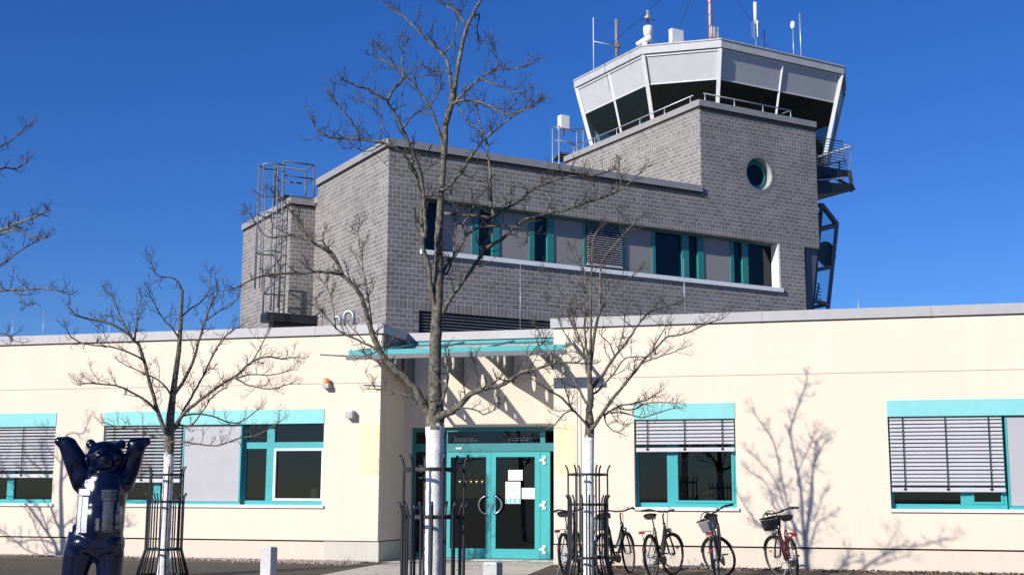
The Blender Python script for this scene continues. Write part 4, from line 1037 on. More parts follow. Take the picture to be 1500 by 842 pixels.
t1_limbs = [
    (c1((490, 760), (455, 670), (430, 580), (405, 490), (375, 385), (350, 355), (320, 325), (250, 285), (150, 262), (95, 245), (65, 215)), 8, 2.2),
    (c1((335, 335), (300, 270), (285, 240), (265, 190), (240, 150)), 3, 1.5), (c1((355, 350), (362, 290), (365, 230), (385, 165)), 3, 1.5),
    (c1((455, 670), (400, 620), (330, 580), (265, 555), (150, 545), (110, 552)), 4.5, 1.8), (c1((385, 440), (330, 410), (250, 385), (150, 375), (75, 345), (55, 310)), 3.5, 1.6),
    (c1((515, 600), (480, 550), (430, 515), (370, 490), (300, 460)), 3.5, 1.4), (c1((548, 350), (520, 305), (480, 265), (430, 180), (415, 140)), 3.5, 1.5),
    (c1((560, 130), (530, 85), (450, 70), (430, 20)), 3, 1.5), (c1((560, 250), (600, 215), (640, 190), (680, 140), (685, 70)), 3, 1.4),
    (c1((530, 590), (570, 530), (610, 450), (630, 380), (650, 310), (665, 260), (690, 200), (720, 140)), 7, 2), (c1((665, 270), (720, 230), (790, 190), (815, 150)), 3, 1.5),
    (c1((540, 740), (560, 680), (600, 610), (640, 540), (670, 480), (720, 380), (760, 330), (800, 300)), 5, 1.8),
    (c1((525, 745), (575, 670), (640, 620), (720, 560), (800, 510), (870, 450), (930, 430), (1000, 435), (1060, 430)), 7, 1.8), (c1((870, 450), (900, 400), (930, 340), (950, 300)), 2.5, 1.3),
    (c1((800, 520), (870, 505), (950, 510), (1030, 490)), 3, 1.4), (c1((810, 530), (860, 555), (950, 570), (1040, 545)), 3, 1.4),
    (c1((600, 730), (650, 670), (700, 600), (760, 560)), 3.5, 1.5), (c1((555, 690), (620, 680), (700, 690), (760, 715), (820, 715), (890, 665)), 3.5, 1.5),
    (c1((530, 800), (600, 808), (650, 815), (720, 820), (800, 790), (900, 770), (985, 720)), 3.5, 1.5), (c1((490, 790), (420, 775), (350, 750), (280, 735), (215, 720)), 3, 1.4)]
tree1 = tree('bare tree with a white trunk between the bear and the left window panel', D1, [(238, 842), (243, 760), (247, 690), (248, 640), (249, 615), (253, 580), (257.5, 546), (262, 513), (264.5, 480), (266, 446), (267, 424)], [17, 15.5, 14.5, 14.5, 13, 9.5, 8, 7, 6, 5, 4.5], t1_limbs, 11, 235, 668, tl=.27, twigs=1.35)
t2 = [
    ([(627, 604), (613.5, 578), (602, 563), (587, 548), (564, 525), (549, 498.6), (539.5, 472), (532, 441.6), (522, 422.6), (503, 403.6), (488, 373), (473, 362), (455, 353), (436, 323), (420, 301), (405, 288)], 15, 2.5),
    ([(455, 353), (425, 345), (391, 347), (373, 322), (364, 312)], 4, 2), ([(503, 402), (469, 398), (435, 401), (397, 402), (363, 413), (345, 422)], 5.5, 2.2),
    ([(590, 552), (575, 538), (560, 521), (541, 506), (515, 495), (492, 480), (477, 462)], 8, 2.2), ([(545, 480), (537.6, 422.6), (530, 380), (524, 339)], 3, 1.5), ([(492, 480), (486, 440), (476, 415)], 2.5, 1.5),
    ([(638, 460), (632, 420), (628, 388), (621, 367), (618, 330), (619, 300), (616, 283), (611.5, 266.5), (607.5, 251), (603, 244), (595.6, 233), (588.5, 223.8), (578, 216.6), (562, 209), (528, 205), (497, 202.6), (476, 198.6), (462, 186)], 8, 2.5),
    ([(528, 205), (520.5, 188), (510, 170), (497, 157), (489, 144)], 3.5, 2), ([(557, 209), (558.5, 183), (557, 162), (536, 149)], 3, 1.6), ([(561, 212), (540, 222), (518, 216)], 2.5, 1.5),
    ([(624, 345), (622, 300), (619, 266.5), (616, 251), (611, 235.6), (604, 219), (594, 199), (588.5, 188), (580.7, 170), (567.6, 149), (562, 145), (539, 131), (526, 128), (511, 121.5)], 7, 2.2),
    ([(567.6, 147), (575.5, 133), (588.5, 120), (591, 110), (586, 102), (565, 91), (555, 86)], 4.5, 1.8), ([(591, 187), (601.6, 172.5), (617, 162), (630, 154), (642, 139)], 3.5, 1.8),
    ([(650, 215), (644.7, 198.6), (638, 177.7), (630, 157), (617, 138.5), (604, 120), (595, 112), (589, 95), (592, 70)], 5.5, 2), ([(592, 108), (570, 86), (560, 73)], 3, 1.6), ([(600, 116), (612, 113), (626, 111)], 2.5, 1.4),
    ([(663, 141), (659, 115), (656.5, 97), (648.6, 81), (633, 65), (617, 50), (601.6, 34), (588.5, 23.5), (578, 16)], 6, 2), ([(651, 78), (662, 65), (667, 50), (669.5, 30)], 3.5, 1.8), ([(662, 108), (650, 102), (640, 106)], 2.5, 1.4),
    ([(667, 151.6), (677, 138.5), (693, 123), (711, 110), (727, 102), (748, 102), (768, 97)], 5, 2), ([(703.5, 115), (719, 123), (737.5, 128), (750.6, 136), (766, 134.6)], 3.5, 1.8), ([(727, 102), (728, 89), (726, 76)], 2.5, 1.5),
    ([(667, 150), (677, 147.7), (698, 149), (719, 155.5), (737.5, 167), (750.6, 167), (777, 157)], 5, 2), ([(651, 278), (664, 265), (677.5, 250), (690.6, 226), (706, 208), (727, 191), (740, 180), (756, 167), (775, 158)], 6, 2),
    ([(717, 318), (719, 304), (719, 265), (714, 226), (711, 203), (703.5, 193), (685, 178), (673, 156)], 6, 2), ([(709, 198), (700, 172), (696, 150)], 3, 1.6),
    ([(640, 485), (643, 473), (656, 443), (672, 420), (696, 388), (709, 362), (719, 338.5), (724.5, 318), (743, 304.5), (758.5, 297), (774, 281), (790, 273), (818.6, 263), (845, 257.5), (868, 257.5), (890, 252)], 9, 2.2),
    ([(709, 365), (732, 352), (751, 336), (766, 323), (782, 318), (808, 312), (834, 306), (860, 297), (889, 287.6), (902, 281), (910, 265), (906, 248)], 7, 2.2), ([(887, 289), (897, 302), (913, 315)], 3, 1.6), ([(873.5, 288), (871, 276), (860, 263)], 3, 1.6), ([(895, 285), (920, 270), (935, 255)], 3, 1.5),
    ([(641, 440), (649, 399), (667, 372.5), (683, 346), (689, 340), (706, 333), (735, 331), (761, 333), (774, 344)], 7, 2.2), ([(655, 400), (664, 375), (667, 340), (667, 312), (661, 285)], 5, 2), ([(684, 345), (678, 330), (690, 312), (698, 290)], 4, 1.8),
    ([(645, 608), (658, 604), (672, 595), (690, 576), (710, 569.5), (739.6, 561), (763, 546), (786, 539.6), (816, 531), (846, 532)], 15, 2.5), ([(670, 597), (692, 598), (708, 606), (724, 600)], 3.5, 1.6), ([(763, 546), (775, 520), (790, 505)], 3, 1.6), ([(696, 574), (700, 555), (697, 535)], 3, 1.6),
    ([(645, 595), (652, 575), (657, 545), (652, 530)], 7, 3), ([(622, 600), (600, 580), (575, 572), (550, 570)], 3, 1.6), ([(683, 39), (670, 20), (655, 10)], 4, 2), ([(693, 25), (702, 22), (698, 45)], 3.5, 1.6)]
tree2 = tree('tallest bare tree with a white trunk in front of the entrance doors', D2, [(634, 842), (635, 760), (636.5, 690), (637, 640), (637, 610), (637, 570), (637, 540), (638, 500), (640, 460), (642, 420), (643, 383), (642, 346), (645, 305), (647, 278), (649, 252), (651, 215), (652.5, 183), (659, 159), (664, 141), (668, 118), (672, 91), (679, 57), (684, 39), (693, 21), (698, 10), (707, -4), (716, -30)],
    [24, 24, 25, 25.5, 30, 19, 18, 17.5, 16, 15, 13, 11.5, 10, 9.5, 9, 10, 9.5, 9.5, 10, 6.5, 6, 5.5, 5, 5, 4.5, 3.5, 2.5], t2, 23, 633, 627, tl=.2, spread=.45, twigs=1.5)
c3 = lambda *p: C_(780, 400, 3.507, p)
t3 = [
    ([(864, 545), (871, 485.5), (878, 457), (879, 428.5), (880, 400), (883, 382), (905, 354), (928, 328), (940, 317)], 6, 1.8), ([(861, 520), (857.5, 494), (856, 457), (857, 423), (857, 400), (848, 382), (838, 366)], 5, 1.6), ([(864, 520), (865.5, 480), (865.5, 440), (867, 400), (868, 354), (877, 335)], 5, 1.6),
    ([(858, 589), (847, 568), (835.6, 545), (827, 531), (814, 525.5), (795, 500), (786, 478)], 5, 1.8), ([(860, 622), (844, 605), (837, 597), (828.5, 571), (822, 555)], 5, 1.8), ([(840, 601), (823, 582.5), (803, 571), (785, 559)], 4.5, 1.6), ([(838, 600), (826, 606), (812, 622), (800, 628)], 3, 1.5),
    ([(860, 545), (855, 514), (845.6, 485.5), (837, 457), (825.6, 431), (797, 403)], 4.5, 1.6), ([(848, 500), (841, 483), (835.6, 468), (824, 453), (806, 443)], 3.5, 1.5), ([(857, 525), (845, 515), (836, 500), (822, 480)], 3.5, 1.5),
    ([(868, 627), (882.6, 605), (894, 588), (908, 571), (925, 551), (939.7, 531), (954, 517), (968, 502.6), (979.6, 492.7), (999.6, 489.8), (1022, 480), (1045, 471), (1058, 467)], 7, 1.6), ([(942.5, 531), (965, 522.6), (991, 514)], 3, 1.4), ([(955, 516), (962, 500), (975, 480)], 3, 1.4),
    ([(888, 606), (905.5, 594), (928, 591), (948, 585), (965, 575)], 4, 1.5), ([(891, 604), (914, 605), (939.7, 611), (962.5, 605), (988, 597)], 4, 1.5), ([(905, 596), (925, 600), (950, 590), (985, 590)], 3, 1.4), ([(885, 606), (888, 620), (900, 632)], 3, 1.4),
    ([(868, 577), (880, 568), (900, 545), (917, 524), (945, 522.6)], 5, 1.6), ([(865.5, 571), (882.6, 548), (902.6, 519.8), (922.6, 494), (934, 477), (948, 460), (968, 451), (988, 445)], 6, 1.6), ([(900, 520), (894, 505.5), (880, 492)], 3, 1.4), ([(905, 515), (912, 490), (915, 465)], 3, 1.4), ([(880, 455), (895, 430), (920, 410), (935, 395)], 3.5, 1.4)]
tree3 = tree('bare tree with a white trunk among the parked bicycles', D3, [(862, 842), (862.5, 760), (862.5, 690), (863, 650), (864, 617), (862.7, 599.6), (865.5, 582.5), (864, 559.7), (862.7, 537), (864, 512)], [14.5, 14.5, 14.5, 14.5, 13, 9, 9.5, 8, 6.5, 5], t3, 37, 862, 640, tl=.25, twigs=1.3)
t4 = [([(-195, 560), (-130, 430), (-60, 360), (0, 338), (28, 325.6), (52, 317), (68, 309)], 9, 2.2), ([(-20, 347), (0, 342), (24, 338), (46, 346), (66, 350)], 3.5, 1.8), ([(-120, 470), (-50, 420), (0, 388), (20, 374), (44, 358)], 5, 2),
      ([(-190, 590), (-120, 500), (-50, 440), (0, 426.6), (32, 424.5), (62, 422.5), (88, 426)], 7, 2), ([(-150, 480), (-90, 330), (-40, 262), (0, 247), (24, 247), (40, 237)], 7, 2), ([(-95, 340), (-40, 250), (0, 214.5), (16, 206), (38, 187)], 4, 2), ([(20, 426), (30, 435), (38, 447)], 2.5, 1.5), ([(-190, 590), (-110, 530), (-50, 500), (0, 487), (20, 498)], 5, 2),
      ([(-198, 540), (-230, 400), (-300, 300), (-330, 200)], 8, 2), ([(-199, 480), (-180, 330), (-150, 180), (-140, 60)], 8, 2), ([(-200, 560), (-280, 470), (-370, 430)], 7, 2)]
tree('bare tree at the left edge reaching dark twigs into the blue sky', D4, [(-205, 842), (-203, 750), (-200, 650), (-199, 600), (-199, 540), (-200, 470), (-195, 380), (-205, 260), (-200, 150)], [20, 20, 19, 20, 15, 13, 10, 7, 4], t4, 41, -205, 640, tl=.17, twigs=1.15)
# a fifth tree of the row, left of the frame: only its shadow on the wall is in view
def copy_thing(o, loc, rz):
    c = o.copy(); COL.objects.link(c); c.location = loc; c.rotation_euler = (0, 0, rz)
    for ch in list(o.children):
        k = ch.copy(); COL.objects.link(k); k.parent = c
    return c
t5 = copy_thing(tree1, Vector((-18.9, 19.6, ground_z(19.6))), 2.2)
t5['label'] = 'bare tree outside the left edge that throws a branch shadow behind the bear'

# tree guards
def tree_guard(o, label):
    b = o.location; g = empty('tree_guard', Vector((b.x, b.y, b.z + .02)), label, 'tree guard', 'black steel tree guards')
    R_ = lambda z: .295 if z > .45 else .295 + (.45 - z) / .45 * .13
    n = 18
    for k in range(n):
        a_ = 2 * math.pi * (k + .3) / n; long_ = k % 3 == 0
        ztop = 1.70 if long_ else 1.26
        zs_ = [0, .45, 1.0, ztop, ztop + .05, ztop + .10]; q = MB()
        P = [Vector((math.cos(a_) * (R_(z) + (.03 if z > ztop + .06 else 0) + (0 if z <= ztop else .012)), math.sin(a_) * (R_(z) + (.03 if z > ztop + .06 else 0) + (0 if z <= ztop else .012)), z)) for z in zs_]
        q.tube(P, .0135, 5); q.build('bar', m_black, g)
    for z in (.03, .45, 1.22, 1.66):
        q = MB(); r = R_(z) - .012; m_ = 36
        for k in range(m_):
            a0, a1 = 2 * math.pi * k / m_, 2 * math.pi * (k + 1) / m_
            for rr_, s_ in ((r, 1), (r - .008, -1)):
                P = [(rr_ * math.cos(a0), rr_ * math.sin(a0), z - .018), (rr_ * math.cos(a1), rr_ * math.sin(a1), z - .018), (rr_ * math.cos(a1), rr_ * math.sin(a1), z + .018), (rr_ * math.cos(a0), rr_ * math.sin(a0), z + .018)]
                q.face(P if s_ > 0 else P[::-1])
        q.build('hoop', m_black, g)
tree_guard(tree1, 'black steel guard round the trunk beside the blue bear')
tree_guard(tree2, 'nearest and largest black steel guard, before the entrance')
tree_guard(tree3, 'black steel guard with bicycles parked beside and behind it')

# ------------------------------------------------------------------ bear sculpture
DB = 15.58
bc = at_depth(143, 842, DB); bear_base = Vector((bc.x, bc.y, ground_z(bc.y)))
bear = empty('bear_statue', bear_base, 'dark blue glossy bear statue standing upright with both arms raised', 'statue', rz=math.atan2(bc.x, bc.y) * -1 * .9)
ppb = FPX / DB
def bx_(x): return (x - 143) / ppb
def bz_(y): return CAM.z - bear_base.z + (725 - y) / ppb
bm_ = MB()
def blob(x, y, d, rx_, ry_, rz_): bm_.sphere((bx_(x), d, bz_(y)), 1, 0, 20, 14, (rx_, ry_, rz_))
def limb(pts, rs):
    P = [Vector((bx_(x), d, bz_(y))) for x, y, d in pts]; bm_.tube(P, rs, 16)
    for p, r in zip(P, rs): bm_.sphere(p, r, 0, 14, 10)
limb([(141, 791, .01), (142, 775, 0), (143, 752, -.01), (144, 725, 0), (145, 711, .01)], [.265, .285, .28, .285, .265])
blob(143, 762, -.05, .285, .29, .33); blob(126, 795, .0, .24, .26, .17); blob(155, 795, .0, .20, .26, .17)
limb([(145, 700, .0), (145, 690, -.02)], [.2, .18])
blob(144.5, 673, -.03, .195, .20, .20); blob(145, 681, -.16, .115, .15, .10); blob(145, 676, -.285, .045, .03, .032)
for s_ in (-1, 1): blob(144.5 + s_ * 21.5, 653.5, .03, .062, .045, .066)
blob(144.5, 664, -.01, .20, .17, .125); blob(131, 674, -.04, .11, .12, .13); blob(159, 674, -.04, .11, .12, .13)
limb([(118, 708, .0), (109, 690, -.01), (101, 672, -.03), (94, 659, -.05), (91, 655, -.06)], [.155, .138, .13, .112, .10]); limb([(96, 655, -.06), (81, 651, -.08)], [.085, .062])
limb([(170, 708, .0), (180.5, 690, -.01), (185, 670, -.03), (188, 658, -.05), (189, 655, -.06)], [.15, .112, .108, .112, .10]); limb([(184, 654, -.06), (202, 650, -.08)], [.085, .055])
limb([(123, 785, .0), (115, 812, .0), (112, 835, .0), (111, 862, .02)], [.20, .18, .155, .145]); limb([(153, 785, .0), (158, 812, .0), (158.5, 835, .0), (158, 862, .02)], [.19, .17, .15, .145])
limb([(113, 875, -.02), (112, 876, -.13)], [.13, .115]); limb([(159, 875, -.02), (160, 876, -.13)], [.13, .115])
tmp = bm_.build('bear_tmp', m_bear); md = tmp.modifiers.new('r', 'REMESH'); md.mode = 'VOXEL'; md.voxel_size = .0095
ms_ = tmp.modifiers.new('s', 'SMOOTH'); ms_.factor = .5; ms_.iterations = 45
dg = bpy.context.evaluated_depsgraph_get(); me = bpy.data.meshes.new_from_object(tmp.evaluated_get(dg)); bpy.data.objects.remove(tmp)
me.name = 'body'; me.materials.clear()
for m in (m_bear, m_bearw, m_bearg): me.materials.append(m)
def inr(c, x0, x1, y0, y1): return bx_(x0) < c.x < bx_(x1) and bz_(y1) < c.z < bz_(y0)
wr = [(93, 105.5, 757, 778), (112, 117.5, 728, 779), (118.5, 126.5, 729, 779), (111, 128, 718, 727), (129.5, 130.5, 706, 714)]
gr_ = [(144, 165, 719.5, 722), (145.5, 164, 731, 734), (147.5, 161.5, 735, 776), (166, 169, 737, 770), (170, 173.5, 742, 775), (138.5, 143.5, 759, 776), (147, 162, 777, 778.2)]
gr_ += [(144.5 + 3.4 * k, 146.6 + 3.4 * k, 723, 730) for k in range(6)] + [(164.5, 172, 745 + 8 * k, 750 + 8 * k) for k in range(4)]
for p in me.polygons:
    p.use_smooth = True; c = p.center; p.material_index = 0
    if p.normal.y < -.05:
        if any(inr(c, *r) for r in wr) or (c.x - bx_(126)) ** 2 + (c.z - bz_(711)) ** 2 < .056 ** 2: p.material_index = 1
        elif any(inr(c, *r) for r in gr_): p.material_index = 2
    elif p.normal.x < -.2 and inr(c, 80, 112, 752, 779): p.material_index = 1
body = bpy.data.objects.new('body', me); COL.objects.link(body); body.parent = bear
for s_ in (-1, 1):
    q = MB(); q.sphere((bx_(145 + s_ * 9), -.205, bz_(667)), .022, 0, 12, 8); q.build('eye', m_blackp, bear)
q = MB(); q.sphere((bx_(145), -.325, bz_(676)), 1, 0, 12, 8, (.045, .03, .03)); q.build('nose', m_blackp, bear)
q = MB(); q.lathe((0, -.03, -.22), [(0, 0), (.55, 0), (.55, .24), (.53, .26), (0, .26)], 28); q.build('pedestal', m_conc, bear)

# ------------------------------------------------------------------ bollards
for x, ytop, D, w, lab in ((394.5, 800.5, 14.4, .13, 'pale square post on the dark paving between the left tree guard and the entrance'), (722, 822.5, 11.5, .13, 'pale square post on the light path before the entrance doors')):
    p = at_depth(x, ytop, D); g0 = ground_z(p.y); o = empty('bollard', Vector((p.x, p.y, g0)), lab, 'bollard', 'square bollards', rz=math.radians(-8)); h = p.z - g0
    q = MB(); q.box(-w / 2, w / 2, -w / 2, w / 2, -.1, h - .012); q.build('post', m_conc, o)
    q = MB(); q.box(-w / 2 + .006, w / 2 - .006, -w / 2 + .006, w / 2 - .006, h - .012, h); q.build('cap', m_offw, o)

# ------------------------------------------------------------------ bicycles
m_bframe = {'black': mat('black_bike_paint', (.012, .012, .014), .3, 0, .1, 9, coat=.4), 'silver': mat('silver_bike_paint', (.35, .36, .38), .35, .4), 'grey': mat('grey_bike_paint', (.03, .032, .036), .3, .2), 'red': mat('dark_red_bike_paint', (.035, .006, .008), .3, 0, .1, 9, coat=.4)}
def bicycle(px, Yr, heading, steer, lean, label, frame='black', rear_basket=False, front_basket=False, bag=False, fender='black', seat=.95):
    P0 = onY(px, 835, Yr); root = Vector((P0.x, Yr, ground_z(Yr)))
    o = empty('bicycle', root, label, 'bicycle', 'bicycles parked along the wall')
    o.rotation_mode = 'ZXY'
    o.matrix_world = Matrix.Translation(root) @ Matrix.Rotation(math.pi / 2 - math.radians(heading), 4, 'Z') @ Matrix.Rotation(math.radians(-lean), 4, 'X')
    mf = m_bframe[frame]; RW = .35; V = Vector
    hb, ht = V((.90, 0, .66)), V((.845, 0, .87)); ax = (ht - hb).normalized()
    SM = Matrix.Translation(hb) @ Matrix.Rotation(math.radians(steer), 4, ax) @ Matrix.Translation(-hb)
    I = Matrix.Identity(4)
    def add(q, name, m, parent=o, T=I):
        q.v = [T @ v for v in q.v]; return q.build(name, m, parent)
    def ring(c, r, rt, n, mtube, sq=1.0):
        q = MB(); i0 = 0
        for k in range(n):
            a_ = 2 * math.pi * k / n
            for j in range(mtube):
                b_ = 2 * math.pi * j / mtube; q.v.append(c + V(((r + rt * math.cos(b_)) * math.cos(a_), rt * math.sin(b_) * sq, (r + rt * math.cos(b_)) * math.sin(a_))))
        for k in range(n):
            for j in range(mtube):
                k2, j2 = (k + 1) % n, (j + 1) % mtube; q.f.append((k * mtube + j, k2 * mtube + j, k2 * mtube + j2, k * mtube + j2)); q.m.append(0); q.sm.append(True); q.uv.append([(0, 0)] * 4)
        return q
    def wheel(c, T):
        rim = ring(c, RW - .038, .011, 40, 6, 1.0); w = add(rim, 'wheel', m_rim, o, T)
        add(ring(c, RW - .021, .022, 40, 8), 'tyre', m_rubber, w, T)
        q = MB()
        for k in range(28):
            a_ = 2 * math.pi * k / 28; s_ = .028 if k % 2 else -.028; b_ = a_ + (.5 if k % 4 < 2 else -.5)
            q.bar(c + V((.022 * math.cos(b_), s_, .022 * math.sin(b_))), c + V(((RW - .045) * math.cos(a_), 0, (RW - .045) * math.sin(a_))), .0016, 3)
        add(q, 'spokes', m_spoke, w, T)
        q = MB(); q.bar(c + V((0, -.05, 0)), c + V((0, .05, 0)), .02, 8); add(q, 'hub', m_galv, w, T)
    c0, c1_ = V((0, 0, RW)), V((1.07, 0, RW)); wheel(c0, I); wheel(c1_, SM)
    q = MB(); BB = V((.46, 0, .29)); ST = V((.29, 0, .80))
    q.bar(hb - ax * .01, ht + ax * .01, .026, 8); q.tube([hb.lerp(ht, .25), V((.74, 0, .47)), V((.62, 0, .36)), BB], .027, 8); q.tube([hb.lerp(ht, .8), V((.70, 0, .60)), V((.53, 0, .46)), V((.395, 0, .49))], .02, 8)
    q.bar(BB, ST, .023, 8)
    for s_ in (-1, 1): q.bar(V((0, .06 * s_, RW)), BB + V((0, .03 * s_, 0)), .010, 6); q.bar(V((0, .06 * s_, RW)), V((.31, .025 * s_, .74)), .009, 6)
    add(q, 'frame', mf)
    q = MB()
    for s_ in (-1, 1): q.tube([V((1.07, .055 * s_, RW)), V((1.01, .055 * s_, .50)), V((.925, .05 * s_, .66)), hb + V((.01, .0, .02))], .015, 6)
    add(q, 'fork', mf, o, SM)
    sd_ = V((0, 0, 1))
    q = MB(); q.bar(ST, V((.245, 0, seat)), .013, 8); add(q, 'seat_post', m_galv)
    q = MB()
    for k in range(14):
        pass
    prof_ = [(-.14, .095, .0), (-.10, .12, .035), (-.02, .095, .03), (.05, .045, .018), (.12, .026, .012), (.15, .015, .0)]; n_ = 8; i0 = 0
    for x, w_, hgt in prof_:
        for k in range(n_):
            a_ = 2 * math.pi * k / n_; q.v.append(V((.235 + x, w_ * math.cos(a_), seat + .035 + (.045 if math.sin(a_) < 0 else .03) * math.sin(a_) + hgt)))
    for r_ in range(len(prof_) - 1):
        for k in range(n_): q.f.append((r_ * n_ + k, r_ * n_ + (k + 1) % n_, (r_ + 1) * n_ + (k + 1) % n_, (r_ + 1) * n_ + k)); q.m.append(0); q.sm.append(True); q.uv.append([(0, 0)] * 4)
    q.f.append(tuple(range(n_))); q.m.append(0); q.sm.append(False); q.uv.append([(0, 0)] * n_)
    add(q, 'saddle', m_blackp)
    q = MB(); q.tube([ht, ht + ax * .12, ht + ax * .17 + V((.04, 0, .0))], .014, 8)
    hp = ht + ax * .18 + V((.05, 0, .01))
    bar_ = [hp + V((-.20, s_ * .31, .03)) for s_ in (1,)] + [hp + V((-.06, .24, .05)), hp + V((0, .08, .01)), hp + V((0, -.08, .01)), hp + V((-.06, -.24, .05)), hp + V((-.20, -.31, .03))]
    q.tube(bar_, .014, 7); hbv = add(q, 'handlebar', m_blackp if frame != 'silver' else m_galv, o, SM)
    for s_ in (-1, 1):
        q = MB(); q.tube([hp + V((-.08, .25 * s_, .048)), hp + V((-.21, .315 * s_, .029))], .018, 8); add(q, 'grip', m_blackp, hbv, SM)
        q = MB(); q.tube([hp + V((-.05, .2 * s_, .05)), hp + V((.0, .24 * s_, .02)), hp + V((-.10, .30 * s_, .015))], .006, 5); add(q, 'brake_lever', m_galv, hbv, SM)
    q = MB(); q.sphere(hp + V((.0, -.13, .045)), .028, 0, 10, 6); add(q, 'bell', m_chrome, hbv, SM)
    q = MB(); q.tube([hp + V((0, .1, .02)), hp + V((.1, .07, .08)), hp + V((.13, .0, -.05)), hb + V((.05, .01, .05))], .0035, 4); q.tube([hp + V((0, -.1, .02)), hp + V((.1, -.05, .10)), hp + V((.1, .0, -.06)), hb + V((.0, -.02, .1))], .0035, 4); add(q, 'cable', m_blackp, hbv, SM)
    def fend(c, a0, a1, T, m):
        q = MB(); n = 18
        for k in range(n):
            b0_, b1_ = math.radians(a0 + (a1 - a0) * k / n), math.radians(a0 + (a1 - a0) * (k + 1) / n); r_ = RW + .018
            P = lambda b, y, d: c + V(((r_ - d) * math.cos(b), y, (r_ - d) * math.sin(b)))
            q.face([P(b0_, -.028, .012), P(b0_, 0, 0), P(b1_, 0, 0), P(b1_, -.028, .012)]); q.face([P(b0_, 0, 0), P(b0_, .028, .012), P(b1_, .028, .012), P(b1_, 0, 0)])
        add(q, 'mudguard', m, o, T)
    fm = m_bframe[fender]; fend(c0, 20, 205, I, fm); fend(c1_, 20, 165, SM, fm)
    q = MB()
    for s_ in (-1, 1):
        q.tube([V((.14, .06 * s_, .76)), V((-.28, .07 * s_, .76)), V((-.34, .04 * s_, .76))], .006, 5); q.bar(V((-.16, .07 * s_, .76)), V((0, .065 * s_, RW)), .006, 5)
    for x in (.1, -.05, -.2): q.bar(V((x, -.065, .76)), V((x, .065, .76)), .005, 5)
    q.bar(V((-.34, -.04, .76)), V((-.34, .04, .76)), .006, 5); add(q, 'luggage_rack', m_red if frame == 'red' else m_blackp)
    q = MB(); q.box(-.39, -.355, -.045, .045, .72, .76); add(q, 'tail_light', m_red)
    q = MB(); q.box(-.39, -.375, -.018, .018, .45, .51); add(q, 'reflector', m_red)
    q = MB(); q.lathe((0, 0, 0), [(0, -.035), (.035, -.03), (.042, .03), (0, .034)], 10)
    Rm = Matrix.Translation(hb + V((.09, 0, .09))) @ Matrix.Rotation(math.pi / 2, 4, 'Y'); q.v = [Rm @ v for v in q.v]; add(q, 'headlight', m_chrome, o, SM)
    q = MB(); q.prism([(-.06, .30), (.48, .34), (.55, .30), (.52, .22), (.44, .20), (-.03, .30)], .068, .085, lambda u, v, d: V((u, -d, v))); add(q, 'chain_guard', m_blackp)
    q = MB(); q.lathe((0, 0, 0), [(.0, -.004), (.09, -.004), (.09, .004), (0, .004)], 18); Rm = Matrix.Translation(BB + V((0, -.06, 0))) @ Matrix.Rotation(math.pi / 2, 4, 'X'); q.v = [Rm @ v for v in q.v]
    for s_ in (-1, 1): q.bar(BB + V((0, .075 * s_, 0)), BB + V((.14 * s_, .085 * s_, -.09 * s_)), .009, 6)
    q.bar(BB + V((0, -.08, 0)), BB + V((0, .08, 0)), .016, 8); cr_ = add(q, 'crank', m_galv)
    for s_ in (-1, 1):
        c = BB + V((.14 * s_, .085 * s_, -.09 * s_)); q = MB(); q.box(c.x - .045, c.x + .045, min(c.y, c.y + .09 * s_), max(c.y, c.y + .09 * s_), c.z - .012, c.z + .012); add(q, 'pedal', m_blackp, cr_)
    q = MB(); ly = .17 if lean >= 0 else .17; q.tube([V((.10, .06, .33)), V((.12, .10, .2)), V((.10, .19, .01))], .009, 6); add(q, 'kickstand', m_galv)
    q = MB(); 
    for s_ in (-1, 1):
        cq = c1_ + V((0, 0, .0)); q.box(cq.x + .14, cq.x + .20, s_ * .006 - .004, s_ * .006 + .004, cq.z + .08, cq.z + .11)
    add(q, 'spoke_reflector', m_amber, o, SM)
    def basket(cx, cz_, T, L_, W_, H_, lined):
        q = MB(); f = .78; th = .0022 if lined == 'lined' else .0042
        def ringp(k):
            s_ = f + (1 - f) * k; return [V((cx - L_ / 2 * s_, -W_ / 2 * s_, cz_ + H_ * k)), V((cx + L_ / 2 * s_, -W_ / 2 * s_, cz_ + H_ * k)), V((cx + L_ / 2 * s_, W_ / 2 * s_, cz_ + H_ * k)), V((cx - L_ / 2 * s_, W_ / 2 * s_, cz_ + H_ * k))]
        for k in range(7):
            r_ = ringp(k / 6); q.tube(r_, .011 if k == 6 else th, 4, 0, closed=True)
        lo_, hi_ = ringp(0), ringp(1)
        for e in range(4):
            for j in range(9): f2 = j / 8; q.bar(lo_[e].lerp(lo_[(e + 1) % 4], f2), hi_[e].lerp(hi_[(e + 1) % 4], f2), th, 4)
        for j in range(9): q.bar(lo_[0].lerp(lo_[1], j / 8), lo_[3].lerp(lo_[2], j / 8), th, 4)
        bk = add(q, 'basket', m_blackp, o, T)
        if lined:
            q = MB(); a0, a1 = ringp(.02), ringp(.8); a0 = [V((cx, 0, p.z)).lerp(p, .95) for p in a0]; a1 = [V((cx, 0, p.z)).lerp(p, .95) for p in a1]
            for e in range(4): q.face([a0[e], a0[(e + 1) % 4], a1[(e + 1) % 4], a1[e]])
            q.face(a0); add(q, 'basket_liner', m_offw if lined == 'lined' else m_zincd, bk, T)
        q = MB(); q.tube([V((cx, -W_ / 2, cz_ + H_))] + [V((cx, -W_ / 2 * math.cos(math.pi * k / 8), cz_ + H_ + .11 * math.sin(math.pi * k / 8))) for k in range(1, 8)] + [V((cx, W_ / 2, cz_ + H_))], .008, 6); add(q, 'basket_handle', m_blackp, bk, T)
    if front_basket: basket(1.04, .80, SM, .22, .28, .20, front_basket)
    if rear_basket: basket(-.12, .775, I, .33, .25, .19, rear_basket)
